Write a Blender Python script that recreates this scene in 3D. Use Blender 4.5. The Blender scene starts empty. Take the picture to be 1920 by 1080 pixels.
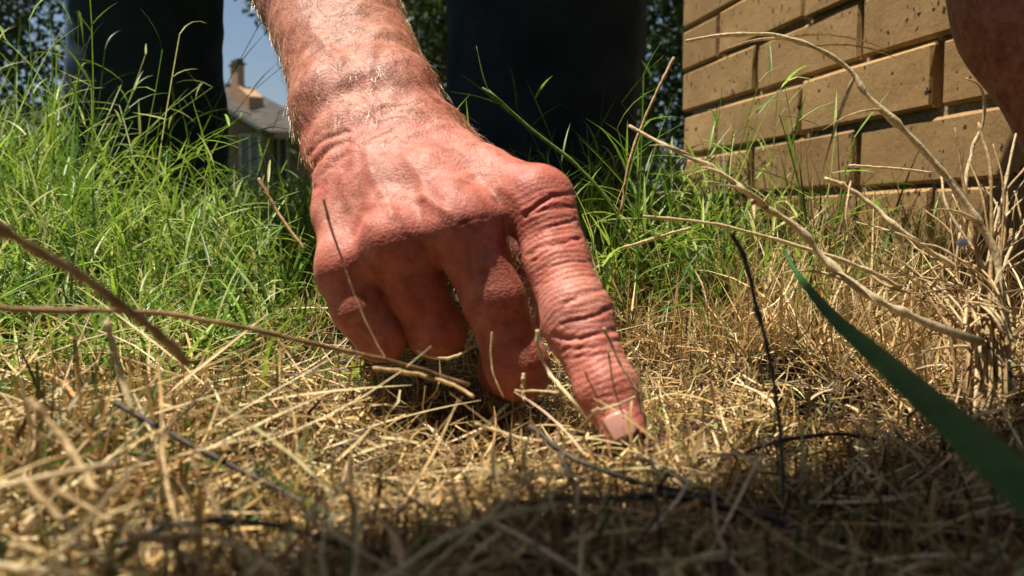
import bpy, math, random
import numpy as np
from mathutils import Vector

random.seed(7)
RNG = np.random.default_rng(11)
S = bpy.context.scene
COL = S.collection

# ------------------------------------------------------------------ camera
CAM_H = 0.087
F_PX = 1663.0
PITCH = math.atan(130.0 / F_PX)
cam_d = bpy.data.cameras.new("camera")
cam = bpy.data.objects.new("camera", cam_d)
COL.objects.link(cam)
cam.location = (0, 0, CAM_H)
cam.rotation_euler = (math.pi / 2 - PITCH, 0, 0)
cam_d.sensor_width = 36.0
cam_d.lens = 36.0 * F_PX / 1920.0
cam_d.clip_start = 0.01
cam_d.clip_end = 600
cam_d.dof.use_dof = True
cam_d.dof.focus_distance = 0.47
cam_d.dof.aperture_fstop = cam_d.lens / 2.0
S.camera = cam

# ------------------------------------------------------------------ light
SUN_DIR = Vector((-0.27, 0.06, 0.96)).normalized()     # towards the sun
elev = math.asin(SUN_DIR.z)
azim = math.atan2(SUN_DIR.x, SUN_DIR.y)
w = bpy.data.worlds.new("World")
S.world = w
w.use_nodes = True
nt = w.node_tree
sky = nt.nodes.new("ShaderNodeTexSky")
sky.sky_type = 'NISHITA'
sky.sun_disc = False
sky.sun_elevation = elev
sky.sun_rotation = azim
sky.air_density = 1.0
sky.dust_density = 1.2
bg = nt.nodes["Background"]
nt.links.new(sky.outputs[0], bg.inputs[0])
bg.inputs[1].default_value = 0.05
sun_d = bpy.data.lights.new("sun", 'SUN')
sun = bpy.data.objects.new("sun", sun_d)
COL.objects.link(sun)
sun_d.energy = 5.0
sun_d.angle = math.radians(0.55)
sun_d.color = (1.0, 0.93, 0.80)
sun.rotation_euler = SUN_DIR.to_track_quat('Z', 'Y').to_euler()
sun.location = (-2, -0.5, 6)
S.view_settings.view_transform = 'Standard'
S.view_settings.look = 'None'
S.view_settings.gamma = 1
S.view_settings.use_curve_mapping = False
S.view_settings.exposure = 0.86
S.cycles.max_bounces = 6
S.cycles.diffuse_bounces = 3
S.cycles.transmission_bounces = 3
S.cycles.use_denoising = True

# ------------------------------------------------------------------ helpers
CP, SP = math.cos(PITCH), math.sin(PITCH)


def at(px, py, Y):
    """world point whose picture position is px, py (1920 wide) at world distance Y"""
    a = (px - 960.0) / F_PX
    b = -(py - 540.0) / F_PX
    y = CP + b * SP
    z = -SP + b * CP
    k = Y / y
    return np.array((a * k, Y, CAM_H + z * k))


def to_px(P):
    """picture position (1920 wide) of points (N,3)"""
    d = P - np.array((0, 0, CAM_H))
    f = d[:, 1] * CP - d[:, 2] * SP
    u = d[:, 1] * SP + d[:, 2] * CP
    return np.stack((960 + F_PX * d[:, 0] / f, 540 - F_PX * u / f), 1)


def tag(o, label=None, cat=None, group=None, kind=None):
    if label:
        o["label"] = label
    if cat:
        o["category"] = cat
    if group:
        o["group"] = group
    if kind:
        o["kind"] = kind
    return o


def empty(name, loc=(0, 0, 0), parent=None):
    o = bpy.data.objects.new(name, None)
    o.location = loc
    o.empty_display_size = 0.05
    COL.objects.link(o)
    o.parent = parent
    return o


def mesh_np(name, V, Fc, mat=None, parent=None, tint=None, smooth=True, offset=None, attrs=None):
    """V (N,3), Fc (M,k) or list of faces -> one mesh object"""
    V = np.asarray(V, np.float32)
    if offset is not None:
        V = V - np.asarray(offset, np.float32)
    me = bpy.data.meshes.new(name)
    if isinstance(Fc, np.ndarray):
        M, k = Fc.shape
        me.vertices.add(len(V))
        me.vertices.foreach_set("co", V.ravel())
        me.loops.add(M * k)
        me.loops.foreach_set("vertex_index", Fc.astype(np.int32).ravel())
        me.polygons.add(M)
        me.polygons.foreach_set("loop_start", np.arange(0, M * k, k, dtype=np.int32))
    else:
        me.from_pydata([tuple(map(float, v)) for v in V], [], [tuple(map(int, f)) for f in Fc])
    me.update(calc_edges=True)
    me.validate()
    me.polygons.foreach_set("use_smooth", np.full(len(me.polygons), smooth))
    if tint is not None:
        a = me.attributes.new("tint", 'FLOAT_COLOR', 'POINT')
        c = np.ones((len(V), 4), np.float32)
        c[:, :3] = tint
        a.data.foreach_set("color", c.ravel())
    if attrs:
        for kname, arr in attrs.items():
            a = me.attributes.new(kname, 'FLOAT', 'POINT')
            a.data.foreach_set("value", np.asarray(arr, np.float32))
    if mat:
        me.materials.append(mat)
    o = bpy.data.objects.new(name, me)
    COL.objects.link(o)
    if offset is not None:
        o.location = tuple(offset)
    if parent:
        o.parent = parent
    return o


class Bag:
    """collects parts of one mesh"""

    def __init__(self):
        self.v, self.f, self.n = [], [], 0

    def add(self, V, Fc):
        V = np.asarray(V, float)
        self.v.append(V)
        self.f += [tuple(int(i) + self.n for i in f) for f in Fc]
        self.n += len(V)

    def box(self, lo, hi):
        (a, b, c), (d, e, f) = lo, hi
        self.add([(a, b, c), (d, b, c), (d, e, c), (a, e, c), (a, b, f), (d, b, f), (d, e, f), (a, e, f)],
                 [(0, 3, 2, 1), (4, 5, 6, 7), (0, 1, 5, 4), (1, 2, 6, 5), (2, 3, 7, 6), (3, 0, 4, 7)])

    def obj(self, name, mat, parent=None, smooth=False, offset=None):
        return mesh_np(name, np.concatenate(self.v), self.f, mat, parent, smooth=smooth, offset=offset)


def catmull(P, n=8):
    P = np.asarray(P, float)
    Q = np.vstack((2 * P[0] - P[1], P, 2 * P[-1] - P[-2]))
    out = []
    for i in range(1, len(Q) - 2):
        t = np.linspace(0, 1, n, endpoint=False)[:, None]
        a, b, c, d = Q[i - 1], Q[i], Q[i + 1], Q[i + 2]
        out.append(0.5 * (2 * b + (c - a) * t + (2 * a - 5 * b + 4 * c - d) * t ** 2 + (3 * b - a - 3 * c + d) * t ** 3))
    out.append(P[-1][None])
    return np.concatenate(out)


def tube(P, R, sides=7, flat=1.0, closed=True):
    """tube along P with radius R; returns verts, faces"""
    P = np.asarray(P, float)
    R = np.broadcast_to(np.asarray(R, float), (len(P),))
    T = np.gradient(P, axis=0)
    T /= np.linalg.norm(T, axis=1)[:, None] + 1e-12
    ref = np.array((0.13, 0.31, 0.94))
    if abs(T.mean(0) @ ref) > 0.9 * np.linalg.norm(T.mean(0)):
        ref = np.array((0.9, 0.3, 0.1))
    A = np.cross(T, ref)
    A /= np.linalg.norm(A, axis=1)[:, None]
    B = np.cross(T, A)
    th = np.linspace(0, 2 * math.pi, sides, endpoint=False)
    V = (P[:, None] + R[:, None, None] * (np.cos(th)[None, :, None] * A[:, None] + flat * np.sin(th)[None, :, None] * B[:, None])).reshape(-1, 3)
    Fc = []
    for i in range(len(P) - 1):
        for j in range(sides):
            k = (j + 1) % sides
            Fc.append((i * sides + j, i * sides + k, (i + 1) * sides + k, (i + 1) * sides + j))
    if closed:
        Fc.append(tuple(range(sides - 1, -1, -1)))
        Fc.append(tuple((len(P) - 1) * sides + j for j in range(sides)))
    return V, Fc


# ------------------------------------------------------------------ materials
def new_mat(name):
    m = bpy.data.materials.new(name)
    m.use_nodes = True
    t = m.node_tree
    return m, t, t.nodes["Principled BSDF"], t.nodes["Material Output"]


def noise(t, scale, detail=4, rough=0.55, vec=None, dist=0.0):
    n = t.nodes.new("ShaderNodeTexNoise")
    n.inputs["Scale"].default_value = scale
    n.inputs["Detail"].default_value = detail
    n.inputs["Roughness"].default_value = rough
    n.inputs["Distortion"].default_value = dist
    if vec is not None:
        t.links.new(vec, n.inputs["Vector"])
    return n.outputs["Fac"]


def ramp(t, fac, stops):
    r = t.nodes.new("ShaderNodeValToRGB")
    e = r.color_ramp.elements
    while len(e) < len(stops):
        e.new(0.5)
    for el, (p, c) in zip(e, stops):
        el.position = p
        el.color = (*c, 1) if len(c) == 3 else c
    t.links.new(fac, r.inputs[0])
    return r.outputs[0]


def mixc(t, fac, a, b, mode='MIX'):
    m = t.nodes.new("ShaderNodeMix")
    m.data_type = 'RGBA'
    m.blend_type = mode
    for sock, v in ((m.inputs[0], fac), (m.inputs[6], a), (m.inputs[7], b)):
        if hasattr(v, "node"):
            t.links.new(v, sock)
        elif isinstance(v, (int, float)):
            sock.default_value = v
        else:
            sock.default_value = (*v, 1)
    return m.outputs[2]


def bump(t, height, strength, dist, normal=None):
    b = t.nodes.new("ShaderNodeBump")
    b.inputs["Strength"].default_value = strength
    b.inputs["Distance"].default_value = dist
    t.links.new(height, b.inputs["Height"])
    if normal is not None:
        t.links.new(normal, b.inputs["Normal"])
    return b.outputs[0]


def objvec(t):
    return t.nodes.new("ShaderNodeTexCoord").outputs["Object"]


def blade_mat(name, trans, rough=0.5, spec=0.4, scale=400):
    """leaf / straw: colour comes per blade from the attribute tint, light also passes through"""
    m, t, b, out = new_mat(name)
    a = t.nodes.new("ShaderNodeAttribute")
    a.attribute_name = "tint"
    n = noise(t, scale, 2, vec=objvec(t))
    c = mixc(t, 1.0, a.outputs["Color"], ramp(t, n, [(0.3, (0.72, 0.70, 0.66)), (0.7, (1.15, 1.15, 1.15))]), 'MULTIPLY')
    t.links.new(c, b.inputs["Base Color"])
    b.inputs["Roughness"].default_value = rough
    b.inputs["Specular IOR Level"].default_value = spec
    if trans > 0:
        tr = t.nodes.new("ShaderNodeBsdfTranslucent")
        t.links.new(c, tr.inputs["Color"])
        mx = t.nodes.new("ShaderNodeMixShader")
        mx.inputs[0].default_value = trans
        t.links.new(b.outputs[0], mx.inputs[1])
        t.links.new(tr.outputs[0], mx.inputs[2])
        t.links.new(mx.outputs[0], out.inputs[0])
    return m


M_GREEN = blade_mat("green_blade", 0.40, 0.45, 0.4)
M_STRAW = blade_mat("straw", 0.22, 0.5, 0.35)
M_LEAF = blade_mat("tree_leaf", 0.35, 0.5, 0.3, 20)


def stem_mat(name, c1, c2, scale=60, rough=0.6, trans=0.0):
    m, t, b, out = new_mat(name)
    v = objvec(t)
    n = noise(t, scale, 5, 0.6, v)
    n2 = noise(t, scale * 9, 3, 0.6, v)
    c = ramp(t, n, [(0.32, c1), (0.68, c2)])
    c = mixc(t, 1.0, c, ramp(t, n2, [(0.3, (0.6, 0.58, 0.55)), (0.6, (1.1, 1.1, 1.1))]), 'MULTIPLY')
    t.links.new(c, b.inputs["Base Color"])
    b.inputs["Roughness"].default_value = rough
    b.inputs["Specular IOR Level"].default_value = 0.35
    t.links.new(bump(t, n2, 0.6, 0.0006), b.inputs["Normal"])
    if trans:
        tr = t.nodes.new("ShaderNodeBsdfTranslucent")
        t.links.new(c, tr.inputs["Color"])
        mx = t.nodes.new("ShaderNodeMixShader")
        mx.inputs[0].default_value = trans
        t.links.new(b.outputs[0], mx.inputs[1])
        t.links.new(tr.outputs[0], mx.inputs[2])
        t.links.new(mx.outputs[0], out.inputs[0])
    return m


M_STALK = stem_mat("dry_stalk", (0.40, 0.25, 0.10), (0.82, 0.62, 0.33), 60, 0.6, 0.3)
M_BROWN = stem_mat("brown_stalk", (0.22, 0.12, 0.05), (0.66, 0.43, 0.21), 45, 0.6, 0.2)
M_PALE = stem_mat("pale_straw", (0.58, 0.44, 0.23), (0.85, 0.70, 0.44), 70, 0.6, 0.3)
M_TWIG = stem_mat("dark_twig", (0.022, 0.017, 0.012), (0.10, 0.072, 0.048), 50)
M_GSTEM = stem_mat("green_stem", (0.10, 0.17, 0.025), (0.22, 0.30, 0.06), 60, 0.45, 0.25)
M_WIDE = stem_mat("wide_blade", (0.020, 0.095, 0.020), (0.045, 0.15, 0.032), 55, 0.45, 0.3)

# soil
M_SOIL, t, b, _ = new_mat("soil")
v = objvec(t)
c = ramp(t, noise(t, 9, 6, 0.65, v), [(0.3, (0.022, 0.012, 0.006)), (0.7, (0.075, 0.046, 0.022))])
geo = t.nodes.new("ShaderNodeNewGeometry")
ln = t.nodes.new("ShaderNodeVectorMath")
ln.operation = 'LENGTH'
t.links.new(geo.outputs["Position"], ln.inputs[0])
mr = t.nodes.new("ShaderNodeMapRange")
mr.inputs[1].default_value, mr.inputs[2].default_value = 0.9, 3.0
t.links.new(ln.outputs["Value"], mr.inputs[0])
c = mixc(t, mr.outputs[0], c, ramp(t, noise(t, 3, 8, 0.7, v), [(0.3, (0.03, 0.055, 0.012)), (0.7, (0.10, 0.13, 0.035))]))
t.links.new(c, b.inputs["Base Color"])
b.inputs["Roughness"].default_value = 0.95
t.links.new(bump(t, noise(t, 220, 5, 0.7, v), 0.8, 0.003), b.inputs["Normal"])

# skin
M_SKIN, t, b, _ = new_mat("skin")
v = objvec(t)
red = t.nodes.new("ShaderNodeAttribute")
red.attribute_name = "redness"
n1 = noise(t, 42, 6, 0.65, v, 0.6)
c = ramp(t, n1, [(0.30, (0.27, 0.078, 0.048)), (0.48, (0.43, 0.148, 0.102)), (0.68, (0.55, 0.245, 0.178))])
c = mixc(t, red.outputs["Fac"], c, (0.43, 0.090, 0.068))
tan = t.nodes.new("ShaderNodeAttribute")
tan.attribute_name = "tan"
c = mixc(t, tan.outputs["Fac"], c, ramp(t, noise(t, 75, 5, 0.7, v, 0.8), [(0.34, (0.17, 0.060, 0.030)), (0.50, (0.33, 0.125, 0.072)), (0.70, (0.45, 0.195, 0.125))]))
n3 = noise(t, 170, 4, 0.65, v)
c = mixc(t, 1.0, c, ramp(t, n3, [(0.34, (0.74, 0.62, 0.58)), (0.52, (1.0, 1.0, 1.0)), (0.68, (1.12, 1.18, 1.18))]), 'MULTIPLY')
n4 = noise(t, 30, 4, 0.6, v, 1.5)
c = mixc(t, 1.0, c, ramp(t, n4, [(0.60, (1, 1, 1)), (0.70, (0.80, 0.82, 0.92))]), 'MULTIPLY')      # bluish vein patches
vo = t.nodes.new("ShaderNodeTexVoronoi")
vo.inputs["Scale"].default_value = 62
vo.inputs["Randomness"].default_value = 1.0
t.links.new(v, vo.inputs["Vector"])
spots = ramp(t, vo.outputs["Distance"], [(0.07, (0.45, 0.34, 0.30)), (0.18, (1, 1, 1))])
sp_n = ramp(t, noise(t, 23, 2, 0.5, v), [(0.48, (0, 0, 0)), (0.60, (0.8, 0.8, 0.8))])
c = mixc(t, sp_n, c, mixc(t, 1.0, c, spots, 'MULTIPLY'))
t.links.new(c, b.inputs["Base Color"])
b.inputs["Subsurface Weight"].default_value = 0.5
b.inputs["Subsurface Radius"].default_value = (1.0, 0.30, 0.15)
b.inputs["Subsurface Scale"].default_value = 0.004
b.inputs["Specular IOR Level"].default_value = 0.32
rr = t.nodes.new("ShaderNodeMapRange")
rr.inputs[3].default_value, rr.inputs[4].default_value = 0.42, 0.70
t.links.new(noise(t, 300, 3, 0.6, v), rr.inputs[0])
t.links.new(rr.outputs[0], b.inputs["Roughness"])
vf = t.nodes.new("ShaderNodeTexVoronoi")
vf.inputs["Scale"].default_value = 900
t.links.new(v, vf.inputs["Vector"])
bn = bump(t, vf.outputs["Distance"], 0.35, 0.0005)
bn = bump(t, noise(t, 320, 5, 0.65, v), 0.35, 0.0008, bn)
t.links.new(bn, b.inputs["Normal"])


def plain(name, col, rough=0.6, spec=0.4, nscale=40, var=0.25, bmp=0.0):
    m, t, b, _ = new_mat(name)
    n = noise(t, nscale, 5, 0.6, objvec(t))
    lo = tuple(x * (1 - var) for x in col)
    hi = tuple(x * (1 + var) for x in col)
    t.links.new(ramp(t, n, [(0.3, lo), (0.7, hi)]), b.inputs["Base Color"])
    b.inputs["Roughness"].default_value = rough
    b.inputs["Specular IOR Level"].default_value = spec
    if bmp:
        t.links.new(bump(t, n, 0.7, bmp), b.inputs["Normal"])
    return m


M_NAIL = plain("nail", (0.50, 0.245, 0.20), 0.28, 0.5, 90, 0.10)
M_HAIR = plain("arm_hair", (0.55, 0.37, 0.19), 0.35, 0.6, 300, 0.5)
M_GREY_HAIR = plain("grey_hair", (0.30, 0.27, 0.24), 0.6, 0.3, 100, 0.3)
M_SHIRT = plain("shirt", (0.05, 0.055, 0.07), 0.9, 0.1, 30, 0.2)
M_SHOE = plain("shoe", (0.02, 0.017, 0.015), 0.6, 0.3, 50, 0.2)

# denim with twill weave
M_DENIM, t, b, _ = new_mat("denim")
v = objvec(t)
wv = t.nodes.new("ShaderNodeTexWave")
wv.inputs["Scale"].default_value = 320
wv.bands_direction = 'DIAGONAL'
wv.inputs["Distortion"].default_value = 1.0
t.links.new(v, wv.inputs["Vector"])
c = ramp(t, noise(t, 14, 6, 0.6, v), [(0.3, (0.017, 0.023, 0.037)), (0.75, (0.044, 0.058, 0.090))])
c = mixc(t, 0.5, c, ramp(t, wv.outputs["Fac"], [(0.2, (0.7, 0.7, 0.7)), (0.8, (1.3, 1.3, 1.35))]), 'MULTIPLY')
t.links.new(c, b.inputs["Base Color"])
b.inputs["Roughness"].default_value = 0.95
b.inputs["Specular IOR Level"].default_value = 0.05
b.inputs["Sheen Weight"].default_value = 0.25
b.inputs["Sheen Roughness"].default_value = 0.35
b.inputs["Sheen Tint"].default_value = (0.35, 0.55, 1.0, 1)
t.links.new(bump(t, wv.outputs["Fac"], 0.3, 0.0006), b.inputs["Normal"])

# brick (each brick's own random tone, dark pits drawn out by the extrusion)
M_BRICK, t, b, _ = new_mat("brick")
v = objvec(t)
oi = t.nodes.new("ShaderNodeObjectInfo")
mp = t.nodes.new("ShaderNodeVectorMath")
mp.operation = 'ADD'
t.links.new(v, mp.inputs[0])
cb = t.nodes.new("ShaderNodeCombineXYZ")
mu = t.nodes.new("ShaderNodeMath")
mu.operation = 'MULTIPLY'
mu.inputs[1].default_value = 37.0
t.links.new(oi.outputs["Random"], mu.inputs[0])
t.links.new(mu.outputs[0], cb.inputs[0])
t.links.new(mu.outputs[0], cb.inputs[1])
t.links.new(cb.outputs[0], mp.inputs[1])
vv = mp.outputs[0]
c = ramp(t, noise(t, 18, 6, 0.6, vv), [(0.3, (0.34, 0.210, 0.090)), (0.7, (0.47, 0.305, 0.140))])
c = mixc(t, 1.0, c, ramp(t, oi.outputs["Random"], [(0.0, (0.76, 0.73, 0.70)), (1.0, (1.12, 1.10, 1.06))]), 'MULTIPLY')
c = mixc(t, 1.0, c, ramp(t, noise(t, 350, 3, 0.7, vv), [(0.25, (0.72, 0.70, 0.68)), (0.6, (1.04, 1.04, 1.04))]), 'MULTIPLY')
st = t.nodes.new("ShaderNodeMapping")
st.inputs["Scale"].default_value = (1.0, 1.0, 0.70)
nz = t.nodes.new("ShaderNodeTexNoise")
nz.inputs["Scale"].default_value = 240
nz.inputs["Detail"].default_value = 3
t.links.new(vv, nz.inputs["Vector"])
nsc = t.nodes.new("ShaderNodeVectorMath")
nsc.operation = 'MULTIPLY_ADD'
nsc.inputs[1].default_value = (.009, .009, .009)
t.links.new(nz.outputs["Color"], nsc.inputs[0])
t.links.new(vv, nsc.inputs[2])
t.links.new(nsc.outputs[0], st.inputs["Vector"])
vo = t.nodes.new("ShaderNodeTexVoronoi")
vo.inputs["Scale"].default_value = 110
t.links.new(st.outputs[0], vo.inputs["Vector"])
sz = noise(t, 40, 2, 0.5, vv)
thr = t.nodes.new("ShaderNodeMapRange")
thr.inputs[1].default_value, thr.inputs[2].default_value = 0.40, 0.70
thr.inputs[3].default_value, thr.inputs[4].default_value = 0.05, 0.36
t.links.new(sz, thr.inputs[0])
lt = t.nodes.new("ShaderNodeMath")
lt.operation = 'LESS_THAN'
t.links.new(vo.outputs["Distance"], lt.inputs[0])
t.links.new(thr.outputs[0], lt.inputs[1])
c = mixc(t, lt.outputs[0], c, (0.035, 0.018, 0.012))
t.links.new(c, b.inputs["Base Color"])
b.inputs["Roughness"].default_value = 0.85
b.inputs["Specular IOR Level"].default_value = 0.25
inv = t.nodes.new("ShaderNodeMath")
inv.operation = 'SUBTRACT'
inv.inputs[0].default_value = 1.0
t.links.new(lt.outputs[0], inv.inputs[1])
bn = bump(t, inv.outputs[0], 0.7, 0.002)
bn = bump(t, noise(t, 120, 6, 0.7, vv), 0.5, 0.0015, bn)
t.links.new(bn, b.inputs["Normal"])
M_MORTAR = plain("mortar", (0.34, 0.28, 0.20), 0.95, 0.1, 260, 0.45, 0.003)

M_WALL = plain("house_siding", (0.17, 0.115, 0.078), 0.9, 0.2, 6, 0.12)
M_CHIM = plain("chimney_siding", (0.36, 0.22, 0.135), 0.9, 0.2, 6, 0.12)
M_TRIM = plain("pale_trim", (0.30, 0.265, 0.22), 0.7, 0.3, 6, 0.08)
M_FASC = plain("fascia", (0.30, 0.19, 0.12), 0.8, 0.2, 6, 0.1)
M_CAP = plain("chimney_cap", (0.05, 0.04, 0.035), 0.7, 0.3, 6, 0.2)
M_GLASS = plain("window_glass", (0.05, 0.055, 0.05), 0.12, 0.6, 3, 0.2)
M_BARK = plain("bark", (0.10, 0.075, 0.05), 0.95, 0.1, 25, 0.5, 0.02)
M_ROOF, t, b, _ = new_mat("roof_shingle")
v = objvec(t)
br = t.nodes.new("ShaderNodeTexBrick")
br.inputs["Scale"].default_value = 1.0
br.inputs["Brick Width"].default_value = 0.33
br.inputs["Row Height"].default_value = 0.14
br.inputs["Mortar Size"].default_value = 0.012
br.inputs["Color1"].default_value = (0.050, 0.042, 0.034, 1)
br.inputs["Color2"].default_value = (0.085, 0.070, 0.056, 1)
br.inputs["Mortar"].default_value = (0.03, 0.028, 0.025, 1)
t.links.new(v, br.inputs["Vector"])
c = mixc(t, 1.0, br.outputs[0], ramp(t, noise(t, 1.6, 6, 0.7, v), [(0.35, (0.35, 0.35, 0.35)), (0.65, (1.0, .97, .92))]), 'MULTIPLY')
t.links.new(c, b.inputs["Base Color"])
b.inputs["Roughness"].default_value = 0.9


# ------------------------------------------------------------------ ground
HOLE = np.array((0.137, 0.395))


def ground_z(x, y):
    z = 0.006 * np.sin(17 * x + 1.3) * np.sin(13 * y + 0.4) + 0.004 * np.sin(41 * x - 23 * y) + 0.003 * np.sin(67 * y + 31 * x + 1)
    far = np.clip((np.hypot(x, y) - 1.5) / 3, 0, 1)
    q = np.clip((y - .40) / .42, 0, 1)
    rise = .046 * q * q * (3 - 2 * q)
    z = z * (1 - far) + far * 0.03 * np.sin(0.9 * x) * np.sin(0.7 * y + 1) + rise
    q = ((x - HOLE[0]) / 0.021) ** 2 + ((y - HOLE[1] - .012 * np.sin(60 * x)) / 0.044) ** 2
    z = z - 0.075 * np.exp(-q ** 2) + 0.012 * np.exp(-((np.sqrt(q) - 1.5) / 0.4) ** 2) * np.clip((y - HOLE[1]) / .03, 0, 1)
    return z


def sinhspace(n, lim, a, c):
    u = np.linspace(-math.asinh(lim / a), math.asinh(lim / a), n)
    return a * np.sinh(u) + c


gx, gy = sinhspace(380, 260, 0.16, 0.13), sinhspace(380, 260, 0.16, 0.40)
GX, GY = np.meshgrid(gx, gy, indexing='ij')
V = np.stack((GX, GY, ground_z(GX, GY)), -1).reshape(-1, 3)
n = len(gx)
I = (np.arange(n - 1)[:, None] * n + np.arange(n - 1)[None, :]).ravel()
Fc = np.stack((I, I + n, I + n + 1, I + 1), 1)
tag(mesh_np("ground", V, Fc, M_SOIL), "brown soil under the dry grass with a small hole in it", "ground", kind='structure')


# ------------------------------------------------------------------ implicit surfaces
def smin(a, b, k):
    h = np.clip(0.5 + 0.5 * (b - a) / k, 0, 1)
    return b + (a - b) * h - k * h * (1 - h)


def cone(P, a, b, ra, rb):
    ab = b - a
    L = float(ab @ ab) + 1e-12
    tt = np.clip(((P - a) @ ab) / L, 0, 1)
    d = P - a - tt[:, None] * ab
    return np.sqrt((d * d).sum(1)) - (ra + tt * (rb - ra))


def chain(P, pts, rad, k):
    d = None
    for i in range(len(pts) - 1):
        e = cone(P, pts[i], pts[i + 1], rad[i], rad[i + 1])
        d = e if d is None else smin(d, e, k)
    return d


def ellipsoid(P, c, r):
    q = (P - c) / np.asarray(r)
    k0 = np.sqrt((q * q).sum(1)) + 1e-9
    q2 = (P - c) / (np.asarray(r) ** 2)
    k1 = np.sqrt((q2 * q2).sum(1)) + 1e-9
    return k0 * (k0 - 1) / k1


def surface(fn, lo, hi, h, B=6, margin=3.0):
    """surface nets of fn<0 on a grid of step h, evaluated only near the surface"""
    lo, hi = np.asarray(lo, float), np.asarray(hi, float)
    nb = np.ceil((hi - lo) / (h * B)).astype(int)
    ci = np.stack(np.meshgrid(*[np.arange(m) for m in nb], indexing='ij'), -1).reshape(-1, 3)
    cc = lo + (ci * B + (B - 1) / 2) * h
    dc = fn(cc).astype(np.float32)
    act = np.abs(dc) < h * B * 0.87 * 1.35 + margin * h
    f = np.repeat(np.repeat(np.repeat(dc.reshape(nb), B, 0), B, 1), B, 2)
    g = np.stack(np.meshgrid(*[np.arange(B)] * 3, indexing='ij'), -1).reshape(1, -1, 3)
    ai = (ci[act][:, None] * B + g).reshape(-1, 3)
    val = np.empty(len(ai), np.float32)
    for s in range(0, len(ai), 400000):
        val[s:s + 400000] = fn(lo + ai[s:s + 400000] * h)
    f[ai[:, 0], ai[:, 1], ai[:, 2]] = val
    s = f < 0
    lo_any = s[:-1, :-1, :-1].copy()
    lo_all = lo_any.copy()
    for dx in (0, 1):
        for dy in (0, 1):
            for dz in (0, 1):
                q = s[dx:s.shape[0] - 1 + dx, dy:s.shape[1] - 1 + dy, dz:s.shape[2] - 1 + dz]
                lo_any |= q
                lo_all &= q
    mask = lo_any & ~lo_all
    cells = np.argwhere(mask)
    ids = np.full(mask.shape, -1, np.int32)
    ids[mask] = np.arange(len(cells))
    acc = np.zeros((len(cells), 3))
    cnt = np.zeros(len(cells))
    cr = [(a, b_, c_) for a in (0, 1) for b_ in (0, 1) for c_ in (0, 1)]
    vals = {c3: f[cells[:, 0] + c3[0], cells[:, 1] + c3[1], cells[:, 2] + c3[2]] for c3 in cr}
    for c3 in cr:
        for ax in range(3):
            if c3[ax] == 0:
                d3 = list(c3)
                d3[ax] = 1
                va, vb = vals[c3], vals[tuple(d3)]
                x = (va < 0) != (vb < 0)
                tt = np.where(x, va / np.where(x, va - vb, 1), 0)
                p = np.tile(np.array(c3, float), (len(cells), 1))
                p[:, ax] += tt
                acc[x] += p[x]
                cnt[x] += 1
    V = lo + (cells + acc / cnt[:, None]) * h
    faces = []
    for ax in range(3):
        o1, o2 = (ax + 1) % 3, (ax + 2) % 3
        sl0 = [slice(None)] * 3
        sl1 = [slice(None)] * 3
        sl0[ax] = slice(0, -1)
        sl1[ax] = slice(1, None)
        e = np.argwhere(s[tuple(sl0)] != s[tuple(sl1)])
        lim = np.array(mask.shape)
        ok = (e[:, o1] > 0) & (e[:, o2] > 0) & (e[:, o1] < lim[o1]) & (e[:, o2] < lim[o2])
        e = e[ok]
        q = []
        for (u, v_) in ((-1, -1), (0, -1), (0, 0), (-1, 0)):
            c = e.copy()
            c[:, o1] += u
            c[:, o2] += v_
            q.append(ids[c[:, 0], c[:, 1], c[:, 2]])
        q = np.stack(q, 1)
        flip = ~s[e[:, 0], e[:, 1], e[:, 2]]
        q[flip] = q[flip][:, ::-1]
        faces.append(q)
    Fc = np.concatenate(faces)
    return V, Fc[(Fc >= 0).all(1)]


def vnormals(V, Fc):
    N = np.zeros_like(V)
    fn = np.cross(V[Fc[:, 2]] - V[Fc[:, 0]], V[Fc[:, 3]] - V[Fc[:, 1]])
    for k in range(4):
        np.add.at(N, Fc[:, k], fn)
    return N / (np.linalg.norm(N, axis=1)[:, None] + 1e-20)


def relax(V, Fc, it=1, lam=0.5):
    n = len(V)
    for _ in range(it):
        A = np.zeros_like(V)
        c = np.zeros(n)
        for a, b_ in ((0, 1), (1, 2), (2, 3), (3, 0)):
            for i, j in ((a, b_), (b_, a)):
                A += np.stack([np.bincount(Fc[:, i], V[Fc[:, j], d], n) for d in range(3)], 1)
                c += np.bincount(Fc[:, i], minlength=n)
        V = V + lam * (A / np.maximum(c, 1)[:, None] - V)
    return V


def snoise(P, f, seed, octs=3):
    r = np.random.default_rng(seed)
    out = np.zeros(len(P))
    a = 1.0
    for o in range(octs):
        for _ in range(5):
            k = r.normal(0, 1, 3) * f
            out += a * np.sin(P @ k + r.uniform(0, 6.28)) / 5
        f *= 2.1
        a *= 0.55
    return out


def polydist(U, pts):
    """distance of 2-D points U to a polyline"""
    pts = np.asarray(pts, float)
    d = np.full(len(U), 1e9)
    sgn = np.zeros(len(U))
    for a, b_ in zip(pts[:-1], pts[1:]):
        ab = b_ - a
        tt = np.clip(((U - a) @ ab) / (ab @ ab), 0, 1)
        r = U - a - tt[:, None] * ab
        dd = np.hypot(r[:, 0], r[:, 1])
        better = dd < d
        d = np.where(better, dd, d)
    return d


# ------------------------------------------------------------------ the person
MM = 0.001


def A3(*l):
    return [at(*p) for p in l]


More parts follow.
